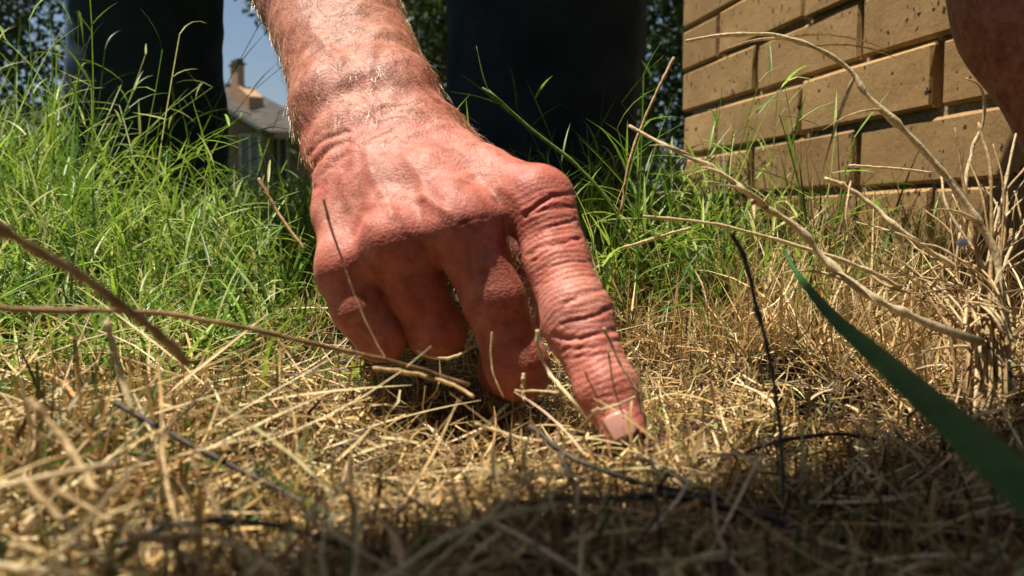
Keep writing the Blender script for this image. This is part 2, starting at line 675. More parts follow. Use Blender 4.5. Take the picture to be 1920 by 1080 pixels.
FINGERS = [  # proximal to tip: (px, py, Y), radius mm
    (A3((1006, 378, .345), (1046, 490, .329), (1082, 600, .313), (1140, 738, .293), (1182, 842, .278)), (14.0, 11.2, 12.1, 9.6, 6.9)),
    (A3((868, 428, .339), (925, 560, .335), (972, 690, .333), (946, 700, .372), (930, 600, .386)), (14.0, 11.6, 11.2, 10.0, 8.6)),
    (A3((745, 458, .341), (783, 545, .343), (820, 616, .345), (808, 622, .380), (800, 540, .386)), (13.5, 11.0, 10.8, 9.8, 8.6)),
    (A3((652, 503, .348), (676, 575, .345), (714, 630, .346), (715, 632, .380), (715, 560, .386)), (12.3, 10.4, 9.6, 8.8, 8.0)),
]
PALM = [
    (A3((800, 262, .395), (905, 328, .366), (1006, 378, .345)), (13.5, 11.8, 13.5)),
    (A3((745, 256, .394), (806, 345, .362), (868, 428, .339)), (14.0, 13.0, 13.8)),
    (A3((690, 262, .394), (718, 365, .364), (745, 458, .341)), (14.0, 12.5, 13.4)),
    (A3((634, 283, .394), (642, 395, .368), (652, 503, .348)), (13.0, 11.5, 12.0)),
    (A3((690, 330, .412), (720, 470, .388)), (15, 14)),
    (A3((800, 330, .408), (880, 440, .386)), (14, 12.5)),
]
THUMB = (A3((815, 262, .408), (905, 345, .402), (962, 485, .397), (968, 610, .388), (945, 700, .376)), (15, 14, 12, 10.5, 9))
ELB = at(690, 200, .392) + 0.26 * np.array((-0.289, 0.795, 0.533))
FOREARM = [
    (A3((788, 255, .402), (742, 185, .416), (650, -5, .512)) + [ELB + (0.012, 0, 0)], (16.0, 18.2, 26.8, 42)),
    (A3((640, 272, .402), (634, 195, .417), (578, -5, .512)) + [ELB - (0.012, 0, 0)], (16.0, 18.2, 26.8, 42)),
]


def right_arm(P):
    d = None
    for pts, r in PALM:
        e = chain(P, pts, np.array(r) * MM, 6 * MM)
        d = e if d is None else smin(d, e, 11 * MM)
    f = None
    for pts, r in FOREARM:
        e = chain(P, pts, np.array(r) * MM, 12 * MM)
        f = e if f is None else smin(f, e, 18 * MM)
    d = smin(d, f, 12 * MM)
    d = smin(d, chain(P, THUMB[0], np.array(THUMB[1]) * MM, 6 * MM), 7 * MM)
    d = smin(d, np.linalg.norm(P - at(606, 215, .408), axis=1) - 11 * MM, 12 * MM)      # ulna head
    g = None
    for pts, r in FINGERS:
        e = chain(P, pts, np.array(r) * MM, 5 * MM)
        g = e if g is None else smin(g, e, .8 * MM)
    return smin(d, g, 4.5 * MM)


HV, HF = surface(right_arm, (-0.20, 0.275, -0.004), (0.075, 0.60, 0.285), 0.00072)
HV = relax(HV, HF, 2, 0.5)
HN = vnormals(HV, HF)
U = to_px(HV)
front = np.clip(-HN[:, 1] * 2.2 + HN[:, 2] * 0.6 + 0.3, 0, 1) * (HV[:, 1] < 0.43)
front_all = np.clip(-HN[:, 1] * 2.2 + HN[:, 2] * 0.6 + 0.3, 0, 1)
disp = np.zeros(len(HV))
CREASES = [  # picture polyline, depth mm, half width px
    ([(986, 406), (1011, 384), (1035, 370), (1072, 362)], 1.7, 5.5),
    ([(1002, 402), (1033, 393), (1078, 389)], 1.3, 4.5),
    ([(1012, 436), (1042, 422), (1075, 415)], 1.0, 4),
    ([(992, 478), (1018, 461), (1045, 456), (1088, 446)], 1.9, 5.5),
    ([(1000, 490), (1033, 466), (1090, 458)], 1.0, 4),
    ([(1010, 507), (1066, 493), (1115, 490)], .7, 4),
    ([(1003, 536), (1066, 524), (1128, 520)], .7, 4.5),
    ([(1062, 570), (1100, 552), (1140, 542)], 1.3, 6),
    ([(1052, 609), (1095, 600), (1150, 577)], 1.4, 5.5),
    ([(1040, 628), (1062, 636), (1095, 633), (1162, 617)], 1.7, 6),
    ([(1056, 656), (1103, 652), (1166, 638)], 1.0, 4.5),
    ([(1064, 672), (1110, 668), (1150, 658)], .6, 4),
    ([(1128, 780), (1172, 787), (1210, 776)], .9, 5),
    ([(1120, 745), (1160, 742), (1192, 730)], .6, 4),
    ([(862, 421), (888, 411), (914, 405)], .45, 5),
    ([(715, 452), (745, 444), (772, 444)], .25, 6),
    ([(575, 325), (600, 297), (622, 279), (652, 266)], 2.4, 7),
    ([(578, 290), (611, 263), (652, 246)], 1.8, 6),
    ([(676, 280), (702, 262), (738, 246)], 1.3, 4.5),
    ([(590, 352), (616, 318), (652, 290)], 1.6, 7),
    ([(720, 203), (760, 197), (790, 196)], 1.0, 4),
    ([(722, 213), (750, 208), (785, 214), (815, 226)], 1.0, 4),
    ([(700, 230), (750, 222), (800, 236)], .7, 4),
    ([(784, 284), (813, 289), (844, 311), (871, 320), (920, 312)], 1.1, 6),
    ([(640, 405), (690, 392), (750, 384)], .4, 9),
    ([(905, 455), (930, 500), (950, 560)], .6, 8),
    ([(690, 555), (715, 590), (735, 640)], .5, 8),
]
for pts, dep, wd in CREASES:
    pts = catmull(np.array(pts, float), 5)
    pts = pts + np.random.default_rng(int(pts[0, 0])).normal(0, 1.0, pts.shape)
    d = polydist(U, pts)
    wd *= .72
    amp = .62 + .38 * snoise(HV, 120, int(pts[0, 1]) % 97, 2)
    disp += front * .52 * amp * dep * MM * (-np.exp(-(d / wd) ** 2) + 0.22 * np.exp(-((d - 2.3 * wd) / (1.3 * wd)) ** 2))
VEINS = [
    ([(690, 285), (697, 325), (716, 360), (735, 400)], 1.2, 10),
    ([(760, 290), (785, 330), (800, 372), (842, 400)], 1.1, 10),
    ([(716, 360), (770, 372), (800, 372)], .9, 9),
    ([(900, 322), (840, 345), (800, 372)], .9, 10),
    ([(640, 330), (655, 380), (690, 420)], .9, 10),
    ([(700, 90), (690, 150), (705, 215)], 1.3, 11),
    ([(590, 60), (640, 120), (650, 190)], 1.2, 11),
    ([(940, 352), (970, 372), (985, 395)], .8, 9),
]
for pts, dep, wd in VEINS:
    d = polydist(U, catmull(np.array(pts, float), 5))
    disp += front_all * .55 * dep * MM * np.exp(-(d / wd) ** 2)


arm_zone = np.clip((HV[:, 1] - 0.36) / 0.03, 0, 1)
disp += 0.0010 * snoise(HV, 90, 3, 2) + arm_zone * 0.0006 * snoise(HV, 150, 4, 2)
# shrivelled skin across the index finger
axis = at(1178, 822, .298) - at(1006, 378, .345)
axis /= np.linalg.norm(axis)
sfin = (HV - at(1006, 378, .345)) @ axis
onfin = np.exp(-(polydist(U, [(1020, 400), (1084, 600), (1130, 700)]) / 60) ** 4)
disp += front * onfin * 0.00012 * np.sin(sfin * 2700 + 5.0 * snoise(HV, 90, 9))
HV = HV + HN * disp[:, None]
redness = np.zeros(len(HV))
for (x, y, r, a) in ((1020, 370, 75, .9), (870, 425, 70, .6), (745, 445, 65, .55), (645, 500, 60, .55), (1095, 610, 60, .35), (1190, 830, 60, .6),
                     (620, 290, 60, .5), (860, 280, 90, .35), (950, 620, 200, .45), (760, 610, 160, .45)):
    redness = np.maximum(redness, a * np.exp(-((U[:, 0] - x) ** 2 + (U[:, 1] - y) ** 2) / r ** 2))
redness = np.clip(.75 * redness * (1 - 0.8 * arm_zone) + np.clip(-disp / 0.0025, 0, .5), 0, 1)

# the rest of him, crouching behind the hand
SH_R, SH_L = np.array((-0.30, 0.86, 0.52)), np.array((0.13, 0.80, 0.68))
EL_L, WR_L = np.array((0.343, 0.68, 0.335)), np.array((0.414, 0.60, 0.075))
NECK, HEADC = np.array((-0.12, 0.84, 0.66)), np.array((-0.15, 0.75, 0.77))
HIPC = np.array((-0.165, 1.32, 0.62))
KN_L, KN_R = np.array((0.040, 0.90, 0.50)), np.array((-0.418, 1.02, 0.50))       # his left is on the right
AN_L, AN_R = np.array((0.036, 0.92, 0.085)), np.array((-0.425, 1.05, 0.085))
HIP_L, HIP_R = HIPC + (0.10, 0, 0), HIPC + (-0.10, 0, 0)


def torso(P):
    m = (SH_R + SH_L) / 2
    d = chain(P, [SH_R, m + (0, .02, .0), SH_L], (.062, .10, .062), .06)
    d = smin(d, chain(P, [m + (-.06, .05, -.03), HIPC + (-.06, -.05, .06)], (.115, .115), .05), .05)
    d = smin(d, chain(P, [m + (.06, .05, -.03), HIPC + (.06, -.05, .06)], (.115, .115), .05), .05)
    return d


def head(P):
    d = ellipsoid(P, HEADC, (.078, .098, .108))
    d = smin(d, ellipsoid(P, HEADC + (0, -.03, -.06), (.062, .07, .07)), .03)
    d = smin(d, cone(P, HEADC + (0, -.095, -.015), HEADC + (0, -.112, -.045), .012, .017), .012)      # nose
    for sx in (-1, 1):
        d = smin(d, ellipsoid(P, HEADC + (sx * .080, .01, -.01), (.012, .022, .034)), .008)           # ears
        d = np.maximum(d, .013 - np.linalg.norm(P - (HEADC + (sx * .031, -.100, .004)), axis=1))      # eye sockets
        d = np.minimum(d, np.linalg.norm(P - (HEADC + (sx * .031, -.086, .003)), axis=1) - .0125)
    d = np.maximum(d, -ellipsoid(P, HEADC + (0, -.108, -.078), (.024, .010, .004)))                   # mouth
    d = smin(d, ellipsoid(P, HEADC + (0, -.092, -.070), (.024, .012, .006)), .006)
    return smin(d, cone(P, NECK + (0, .03, -.04), HEADC + (0, .03, -.06), .062, .055), .03)


def left_arm(P):
    d = chain(P, [SH_L, EL_L, (EL_L * .6 + WR_L * .4), WR_L], (.052, .044, .043, .031), .03)
    hb = WR_L + (.035, -.05, -.03)
    d = smin(d, chain(P, [WR_L, hb], (.026, .02), .02), .02)
    for k, (dx, dy, l) in enumerate(((.10, -.02, .07), (.085, -.055, .082), (.06, -.078, .088), (.03, -.088, .08), (-.045, -.04, .055))):
        u = np.array((dx, dy, 0.0)) / math.hypot(dx, dy)
        a = WR_L + np.array((u[0] * .055 + .02, u[1] * .06 - .02, -.034))
        if k == 4:
            a = WR_L + (.0, -.03, -.032)
        d = smin(d, chain(P, [WR_L + (.01, -.015, -.01), a, a + u * l * .5 + (0, 0, .006), a + u * l + (0, 0, -.010)], (.018, .011, .0095, .008), .008), .006)
    return d


def rest(P):
    d = smin(torso(P) + .012, head(P), .03)
    d = smin(d, left_arm(P), .03)
    fore = chain(P, [at(614, -60, .54), ELB], (.034, .040), .02)
    d = smin(d, smin(fore, chain(P, [ELB, SH_R], (.042, .05), .02), .02), .03)
    for h_, k_, a_ in ((HIP_L, KN_L, AN_L), (HIP_R, KN_R, AN_R)):
        d = smin(d, chain(P, [h_, k_, a_], (.085, .055, .04), .03), .03)
    return d


RV, RF = surface(rest, (-0.55, 0.48, 0.0), (0.56, 1.52, 0.90), 0.006)
RN = vnormals(RV, RF)
skin_v = np.concatenate((HV, RV))
skin_f = np.concatenate((HF, RF + len(HV)))
PERSON = empty("person", (-0.165, 1.0, 0.0))
tag(PERSON, "person in dark jeans crouching and pressing one index finger into the dry grass", "person")


def pchild(name, V, Fc, mat, smooth=True, parent=None, attrs=None):
    o = mesh_np(name, V, Fc, mat, smooth=smooth, attrs=attrs)
    par = parent or PERSON
    o.parent = par
    o.location = -Vector(PERSON.location) if par is PERSON else (0, 0, 0)
    return o


BODY = pchild("body", skin_v, skin_f, M_SKIN, attrs={"redness": np.concatenate((redness, np.full(len(RV), .1))), "tan": np.concatenate((.75 * np.clip((HV[:, 1] - .372) / .05, 0, 1), np.full(len(RV), .6)))})


# jeans: loose legs with folds
def jeans(P):
    d = None
    for h_, k_, a_, w0, w1, w2 in ((HIP_L, KN_L, AN_L, .11, .113, .082), (HIP_R, KN_R, AN_R, .11, .080, .086)):
        e = chain(P, [h_, k_, a_ + (0, 0, -.02)], (w0, w1, w2), .05)
        d = e if d is None else smin(d, e, .03)
    d = smin(d, ellipsoid(P, HIPC + (0, .02, .0), (.20, .17, .16)), .05)
    d = d + .009 * snoise(P * (1, 1, .7), 24, 5, 2) + .0025 * snoise(P, 70, 6, 2)
    return np.maximum(d, .055 - P[:, 2])


V, Fc = surface(jeans, (-0.62, 0.70, 0.02), (0.26, 1.60, 0.86), 0.006)
V = relax(V, Fc, 1)
pchild("jeans", V, Fc, M_DENIM)


def shirt(P):
    d = torso(P) - .012
    d = smin(d, chain(P, [SH_R, ELB + (SH_R - ELB) * .35], (.068, .062), .02), .03)
    d = smin(d, chain(P, [SH_L, SH_L + (EL_L - SH_L) * .6], (.066, .060), .02), .03)
    d = np.maximum(d, -(head(P) - .004))
    return d + .004 * snoise(P, 40, 8, 2)


V, Fc = surface(shirt, (-0.48, 0.55, 0.25), (0.34, 1.52, 0.86), 0.008)
pchild("shirt", V, Fc, M_SHIRT)
V, Fc = surface(lambda P: np.maximum(ellipsoid(P, HEADC + (0, .015, .02), (.084, .098, .106)) + .003 * snoise(P, 160, 2, 2),
                                     (HEADC[2] + .02 - P[:, 2]) - (P[:, 1] - HEADC[1]) * .9), HEADC - .13, HEADC + .14, 0.006)
pchild("hair", V, Fc, M_GREY_HAIR)
for a_, s in ((AN_L, 1), (AN_R, -1)):
    def shoe(P, a_=a_):
        d = chain(P, [a_ + (0, .05, -.03), a_ + (0, -.06, -.035), a_ + (0, -.15, -.045)], (.042, .044, .036), .03)
        d = smin(d, cone(P, a_ + (0, .02, .03), a_ + (0, .02, -.03), .045, .04), .03)
        return np.maximum(d, .012 - P[:, 2])
    V, Fc = surface(shoe, a_ + (-.08, -.25, -.08), a_ + (.08, .15, .10), 0.006)
    so = pchild("shoe", V, Fc, M_SHOE)
    bg_ = Bag()
    ol = np.array([(.045 * math.cos(q), .125 * math.sin(q) - .05) for q in np.linspace(0, 6.283, 24, endpoint=False)])
    top = np.c_[ol * 1.06 + a_[:2], np.full(24, .018)]
    bot = np.c_[ol * 1.04 + a_[:2], np.full(24, .0)]
    bg_.add(np.concatenate((top, bot)), [tuple(range(24)), tuple(range(47, 23, -1))] + [(i, i + 24, (i + 1) % 24 + 24, (i + 1) % 24) for i in range(24)])
    o = bg_.obj("sole", M_SHOE)
    o.parent = so

# finger nail on the pressing finger: a curved plate bedded into the tip
tipA, tipB = at(1146, 755, .2910), at(1186, 852, .2770)
ax = (tipB - tipA) / np.linalg.norm(tipB - tipA)
out = np.array((-0.16, -1.0, 0.25))
out -= ax * (out @ ax)
out /= np.linalg.norm(out)
side = np.cross(ax, out)
nv, nf = [], []
NU, NW = 9, 9
for i in range(NU):
    for j in range(NW):
        u = i / (NU - 1)
        a = (j / (NW - 1) - .5) * 2
        wid = 0.0043 * math.sqrt(max(0.0, 1 - (abs(u - .5) * 1.75) ** 4))
        rr_ = .0085 - .0009 * u
        x = a * wid
        hgt = math.sqrt(max(1e-9, rr_ ** 2 - x * x)) - (.0012 * u * u)
        nv.append(at(1165, 800, .2840) + ax * (u * .0086 - .0008) + side * x + out * hgt)
for i in range(NU - 1):
    for j in range(NW - 1):
        q = i * NW + j
        nf.append((q, q + 1, q + NW + 1, q + NW))
NAIL_V = np.array(nv)

# arm hair: fine blond hairs lying along the forearm and wrist
cand = np.where((HV[:, 1] > .380) & (HV[:, 1] < .56) & (HN[:, 1] < .35))[0]
cand = RNG.choice(cand, 5200, replace=False)
cand2 = np.where((HV[:, 1] > .355) & (HV[:, 1] <= .384) & (HN[:, 1] < .1) & (HV[:, 2] > .1))[0]
cand = np.concatenate((cand, RNG.choice(cand2, min(160, len(cand2)), replace=False)))
P0, N0 = HV[cand], HN[cand]
D = np.tile(np.array((0.22, -0.75, -0.55)), (len(cand), 1)) + RNG.normal(0, .38, (len(cand), 3))
D -= N0 * (D * N0).sum(1)[:, None]
D /= np.linalg.norm(D, axis=1)[:, None]
L = RNG.uniform(.004, .013, len(cand))
segs = []
lift = RNG.uniform(.02, .36, len(cand))
curl = np.cross(N0, D) * RNG.normal(0, .35, len(cand))[:, None]
for k in range(5):
    tt = k / 4
    segs.append(P0 + (D * tt + N0 * (lift * tt * (1 - .35 * tt))[:, None] + curl * tt * tt) * L[:, None] - N0 * .0004)
C = np.stack(segs, 1)


def ribbons(C, W, side, color, jitter=None):
    """C (N,K,3) centre lines, W (N,K) widths, side (N,3): flat strips -> V,F,tint"""
    N, K = C.shape[:2]
    V = np.stack((C - side[:, None] * W[..., None] * .5, C + side[:, None] * W[..., None] * .5), 2).reshape(-1, 3)
    base = (np.arange(N) * K * 2)[:, None]
    k = np.arange(K - 1)[None] * 2 + base
    Fc = np.stack((k, k + 1, k + 3, k + 2), -1).reshape(-1, 4)
    tint = np.repeat(color, K * 2, axis=0)
    return V, Fc, tint


def folded(C, W, side, up, color, depth=.35):
    """V-folded strips: 3 points across"""
    N, K = C.shape[:2]
    h = W[..., None] * .5
    V = np.stack((C - side[:, None] * h + up[:, None] * h * depth, C, C + side[:, None] * h + up[:, None] * h * depth), 2).reshape(-1, 3)
    base = (np.arange(N) * K * 3)[:, None]
    k = np.arange(K - 1)[None] * 3 + base
    Fc = np.concatenate((np.stack((k, k + 1, k + 4, k + 3), -1), np.stack((k + 1, k + 2, k + 5, k + 4), -1)), 1).reshape(-1, 4)
    return V, Fc, np.repeat(color, K * 3, axis=0)


Wd = np.tile(np.array((.00015, .00014, .00012, .00009, .00003)), (len(C), 1))
s1 = np.cross(D, N0)
s1 /= np.linalg.norm(s1, axis=1)[:, None]
V1, F1, _ = ribbons(C, Wd, s1, np.ones((len(C), 3)))
V2, F2, _ = ribbons(C, Wd, N0, np.ones((len(C), 3)))
hair = pchild("arm_hair", np.concatenate((V1, V2)), np.concatenate((F1, F2 + len(V1))), M_HAIR, parent=BODY)
hair["kind"] = "stuff"
nail = pchild("fingernail", NAIL_V, np.array(nf), M_NAIL, parent=BODY)
nail.modifiers.new("thick", 'SOLIDIFY').thickness = -.0006

# ------------------------------------------------------------------ brick pillar
PIL = empty("brick_pillar", (0.271, 1.43, 0))
tag(PIL, "tan brick pillar with gaping mortar joints standing in the grass beside the person", "brick pillar")
DIR = np.array((0.187, -0.982, 0.0))          # along the visible face, towards the viewer
NRM = np.array((-0.982, -0.187, 0.0))         # out of the visible face
PIL.rotation_euler = (0, 0, math.atan2(DIR[1], DIR[0]))
# in the pillar's own axes: x along the face to the viewer, y into the brick (away from the face), z up
if (math.cos(PIL.rotation_euler.z + math.pi / 2) * NRM[0] + math.sin(PIL.rotation_euler.z + math.pi / 2) * NRM[1]) > 0:
    YS = -1.0
else:
    YS = 1.0
BH, BD = 0.0595, 0.090
brng = random.Random(5)


def brick_mesh(L, seed):
    r = random.Random(seed)
    xs = [-L / 2, -L / 2 + .003, -L / 6, L / 6, L / 2 - .003, L / 2]
    zs = [-BH / 2, -BH / 2 + .003, 0, BH / 2 - .003, BH / 2]
    vs, fs = [], []
    nx, nz = len(xs), len(zs)
    for lay, y in enumerate((0.0, BD)):
        for i, x in enumerate(xs):
            for j, z in enumerate(zs):
                e = (i in (0, nx - 1)) or (j in (0, nz - 1))
                yy = y + (.0028 if e else 0) * (1 if lay == 0 else -1)
                vs.append((x + (r.uniform(-.0012, .0012) if e else 0), (yy + (r.uniform(0, .0012) if e else r.uniform(-.0004, .0004))), z + (r.uniform(-.0011, .0011) if e else 0)))
    o = nx * nz
    for lay in (0, 1):
        for i in range(nx - 1):
            for j in range(nz - 1):
                q = [lay * o + i * nz + j, lay * o + (i + 1) * nz + j, lay * o + (i + 1) * nz + j + 1, lay * o + i * nz + j + 1]
                fs.append(q if lay == 0 else q[::-1])
    for i in range(nx - 1):
        a, b2 = i * nz, (i + 1) * nz
        fs.append([a, a + o, b2 + o, b2])
        a, b2 = i * nz + nz - 1, (i + 1) * nz + nz - 1
        fs.append([a, b2, b2 + o, a + o])
    for j in range(nz - 1):
        fs.append([j, j + 1, j + 1 + o, j + o])
        a = (nx - 1) * nz + j
        fs.append([a, a + o, a + 1 + o, a + 1])
    vs = [(x, YS * y, z) for x, y, z in vs]
    if YS < 0:
        fs = [f[::-1] for f in fs]
    me = bpy.data.meshes.new("brick")
    me.from_pydata(vs, [], fs)
    me.materials.append(M_BRICK)
    me.polygons.foreach_set("use_smooth", [False] * len(fs))
    return me


BM = {}


def brick(x0, x1, zc, yo, tilt=0.0, end=False):
    L = round((x1 - x0) / .01) * .01
    key = (L, brng.randrange(4))
    if key not in BM:
        BM[key] = brick_mesh(max(L, .03), hash(key) % 1000)
    o = bpy.data.objects.new("brick", BM[key])
    COL.objects.link(o)
    o.parent = PIL
    o.location = ((x0 + x1) / 2, YS * yo, zc)
    o.scale = ((x1 - x0) / L, 1, 1)
    o.rotation_euler = (brng.uniform(-.006, .006), tilt, brng.uniform(-.006, .006))
    return o


LEN = 1.00
DEEP = 0.30
PITCHZ = 0.0665
start = {0: .012, 1: .016, 2: .010, 3: .004, 4: .0, 5: -.004, 6: -.006}
for row in range(14):
    zc = 0.0515 + (row - 0) * PITCHZ - 0.0335 + .0005
    zj = zc
    s0 = start.get(row, -.006)
    off = .375 - .2435 if row % 2 == 1 else .25          # first joint
    xs = [s0, off]
    while xs[-1] + .2435 < LEN - .05:
        xs.append(xs[-1] + .2435)
    xs.append(LEN)
    for a, b2 in zip(xs[:-1], xs[1:]):
        j = .0034 + brng.uniform(-.0012, .0016)
        brick(a + (0 if a == s0 else j), b2 - (0 if b2 == LEN else j), zj + brng.uniform(-.0018, .0018), brng.uniform(-.0020, .0020), brng.uniform(-.007, .007))
    # back face
    for a, b2 in zip(xs[:-1], xs[1:]):
        brick(a + (0 if a == s0 else .005), b2 - (0 if b2 == LEN else .005), zj, DEEP - BD)
    # end faces between the two leaves
    m = BM.setdefault("end", brick_mesh(DEEP - 2 * BD - .02, 77))
    for xe in (s0 + .0, LEN - BD):
        o = bpy.data.objects.new("brick", m)
        COL.objects.link(o)
        o.parent = PIL
        o.location = (xe + (BD if YS > 0 else 0), YS * DEEP / 2, zj)
        o.rotation_euler = (0, 0, math.pi / 2)
        if YS < 0:
            o.location = (xe, YS * DEEP / 2, zj)
bgm = Bag()
z0 = -0.02
for row in range(14):
    zc = 0.0515 + row * PITCHZ - 0.033
    dpt = .0075
bgm.box((.016, min(YS * .0105, YS * (DEEP - .0105)), -.05), (LEN - .009, max(YS * .0105, YS * (DEEP - .0105)), 14 * PITCHZ - .02))
bgm.obj("mortar", M_MORTAR, PIL)
capb = Bag()
capb.box((-.03, min(YS * -.03, YS * (DEEP + .03)), 14 * PITCHZ - .014), (LEN + .03, max(YS * -.03, YS * (DEEP + .03)), 14 * PITCHZ + .05))
capb.obj("cap_stone", M_MORTAR, PIL)
# lumps of pointing still left in some of the upright joints
lump = Bag()
for row, sx in ((0, .375), (1, .25), (1, .4935), (2, .1315), (2, .375), (3, .25), (3, .4935), (4, .375), (4, .618), (5, .25), (5, .4935), (2, .618)):
    zc = 0.0515 + row * PITCHZ - 0.033
    hx = .0032
    lump.box((sx - hx, min(YS * .0045, YS * .0095), zc - BH / 2 - .003), (sx + hx, max(YS * .0045, YS * .0095), zc + BH / 2 - .004 - .012 * brng.random()))

lump.obj("pointing", M_MORTAR, PIL)

# ------------------------------------------------------------------ house beyond the lawn
HX = at(430, 300, 29.0)
HOUSE = empty("house", (-11.0, 31.0, 0.0))
tag(HOUSE, "low tan house with grey shingle roof and a square chimney beyond the grass", "house")


def hpart(bag, name, mat, parent=None):
    o = bag.obj(name, mat)
    o.parent = parent or HOUSE
    o.location = -Vector(HOUSE.location) if parent is None else (0, 0, 0)
    return o


ez = at(500, 247, 28.0)[2]
ex = at(606, 247, 28.0)[0]
rz = at(456, 163, 32.0)[2]
rx = at(462, 163, 32.0)[0]
xl = -18.0
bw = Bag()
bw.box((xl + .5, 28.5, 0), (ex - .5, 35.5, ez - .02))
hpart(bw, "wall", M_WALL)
br_ = Bag()
br_.add([(xl, 28, ez), (ex, 28, ez), (ex, 36, ez), (xl, 36, ez), (xl + 4, 32, rz), (rx, 32, rz),
         (xl, 28, ez - .12), (ex, 28, ez - .12), (ex, 36, ez - .12), (xl, 36, ez - .12)],
        [(0, 1, 5, 4), (1, 2, 5), (2, 3, 4, 5), (3, 0, 4), (0, 6, 7, 1), (1, 7, 8, 2), (2, 8, 9, 3), (3, 9, 6, 0), (6, 9, 8, 7)])
hpart(br_, "roof", M_ROOF)
bf = Bag()
bf.box((xl, 27.93, ez - .22), (ex + .02, 27.99, ez + .0))
hpart(bf, "fascia", M_FASC)
# front gable on the left with its white rake board
ga, gb = at(422, 200, 26.6), at(492, 241, 26.6)
gx = ga[0] - 2.2
gz = ga[2] + 2.2 * (ga[2] - gb[2]) / (gb[0] - ga[0])
bg2 = Bag()
lx = 2 * gx - gb[0]
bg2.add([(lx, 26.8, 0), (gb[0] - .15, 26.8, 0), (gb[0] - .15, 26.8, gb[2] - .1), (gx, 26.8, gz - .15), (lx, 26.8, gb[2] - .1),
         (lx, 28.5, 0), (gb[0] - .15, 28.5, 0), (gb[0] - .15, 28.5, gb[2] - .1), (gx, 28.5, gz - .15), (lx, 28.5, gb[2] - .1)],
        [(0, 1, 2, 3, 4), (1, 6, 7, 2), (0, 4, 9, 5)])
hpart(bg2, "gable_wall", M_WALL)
bg3 = Bag()
for x1, sgn in ((gb[0], 1), (lx, -1)):
    bg3.add([(gx, 26.5, gz), (x1, 26.5, gb[2]), (x1, 30.5, gb[2]), (gx, 32, gz), (gx, 26.5, gz - .1), (x1, 26.5, gb[2] - .1), (x1, 30.5, gb[2] - .1), (gx, 32, gz - .1)],
            [(0, 1, 2, 3), (4, 7, 6, 5), (0, 4, 5, 1), (1, 5, 6, 2)])
hpart(bg3, "gable_roof", M_ROOF)
bg4 = Bag()
for x1 in (gb[0], lx):
    bg4.add([(gx, 26.42, gz + .02), (x1, 26.42, gb[2] + .02), (x1, 26.42, gb[2] - .11), (gx, 26.42, gz - .11),
             (gx, 26.49, gz + .02), (x1, 26.49, gb[2] + .02), (x1, 26.49, gb[2] - .11), (gx, 26.49, gz - .11)],
            [(0, 3, 2, 1), (4, 5, 6, 7), (0, 1, 5, 4), (2, 3, 7, 6), (1, 2, 6, 5)])
hpart(bg4, "rake_board", M_TRIM)
# chimney with a sloped shoulder and a dark cap
def rot_box(bag, px, Y, wl, wr, z0, z1, th, grow=0.0):
    """upright box seen corner-on: its near edge stands at px; wl, wr are the widths of its left and right faces"""
    p = at(px, 160, Y)[:2]
    dl = np.array((-math.cos(th), math.sin(th)))
    dr = np.array((math.sin(th), math.cos(th)))
    p = p - (dl + dr) * grow
    wl, wr = wl + 2 * grow, wr + 2 * grow
    c = [p, p + dr * wr, p + dr * wr + dl * wl, p + dl * wl]
    bag.add([(x, y, z0) for x, y in c] + [(x, y, z1) for x, y in c], [(0, 3, 2, 1), (4, 5, 6, 7), (0, 1, 5, 4), (1, 2, 6, 5), (2, 3, 7, 6), (3, 0, 4, 7)])


ct = at(430, 124, 31.0)[2]
cs = at(430, 166, 31.0)[2]
TH = math.radians(52)
bc = Bag()
rot_box(bc, 446, 30.6, .66, .24, cs - 1.5, ct, TH)
# sloping shoulder wall below it
p = at(446, 160, 30.55)[:2]
dl, dr = np.array((-math.cos(TH), math.sin(TH))), np.array((math.sin(TH), math.cos(TH)))
q0, q1, q2 = p + dl * .75, p, p - dl * .95
zz = [(q0, cs + .05), (q1, cs + .02), (q2, cs - .42), (q2, cs - 1.4), (q0, cs - 1.4)]
bc.add([(x, y, z) for (x, y), z in zz] + [(x + dr[0] * .5, y + dr[1] * .5, z) for (x, y), z in zz],
       [(0, 4, 3, 2, 1), (5, 6, 7, 8, 9), (0, 1, 6, 5), (1, 2, 7, 6), (2, 3, 8, 7), (4, 0, 5, 9)])
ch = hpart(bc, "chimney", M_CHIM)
bcc = Bag()
rot_box(bcc, 446, 30.6, .66, .24, ct + .002, ct + .06, TH, .05)
rot_box(bcc, 446, 30.6, .66, .24, ct + .065, ct + .20, TH, -.02)
hpart(bcc, "chimney_cap", M_CAP, ch)
for (p0, p1, wy) in ((452, 488, 26.8), (345, 400, 26.8), (507, 540, 28.5)):
    wl, wr = at(p0, 262, wy)[0], at(p1, 262, wy)[0]
    zt, zb = at(p0, 256, wy)[2], at(p0, 256, wy)[2] - 1.4
    bb = Bag()
    bb.box((wl, wy - .06, zb), (wr, wy - .01, zt))
    pane = hpart(bb, "window", M_GLASS)
    fr = Bag()
    k = 3
    for i in range(k):
        xm = wl + (wr - wl) * i / (k - 1)
        fr.box((xm - .035, wy - .12, zb + .001), (xm + .035, wy - .065, zt - .001))
    fr.box((wl - .04, wy - .115, zt), (wr + .04, wy - .063, zt + .07))
    fr.box((wl - .06, wy - .14, zb - .08), (wr + .06, wy - .063, zb))
    fo = hpart(fr, "window_frame", M_TRIM, pane)


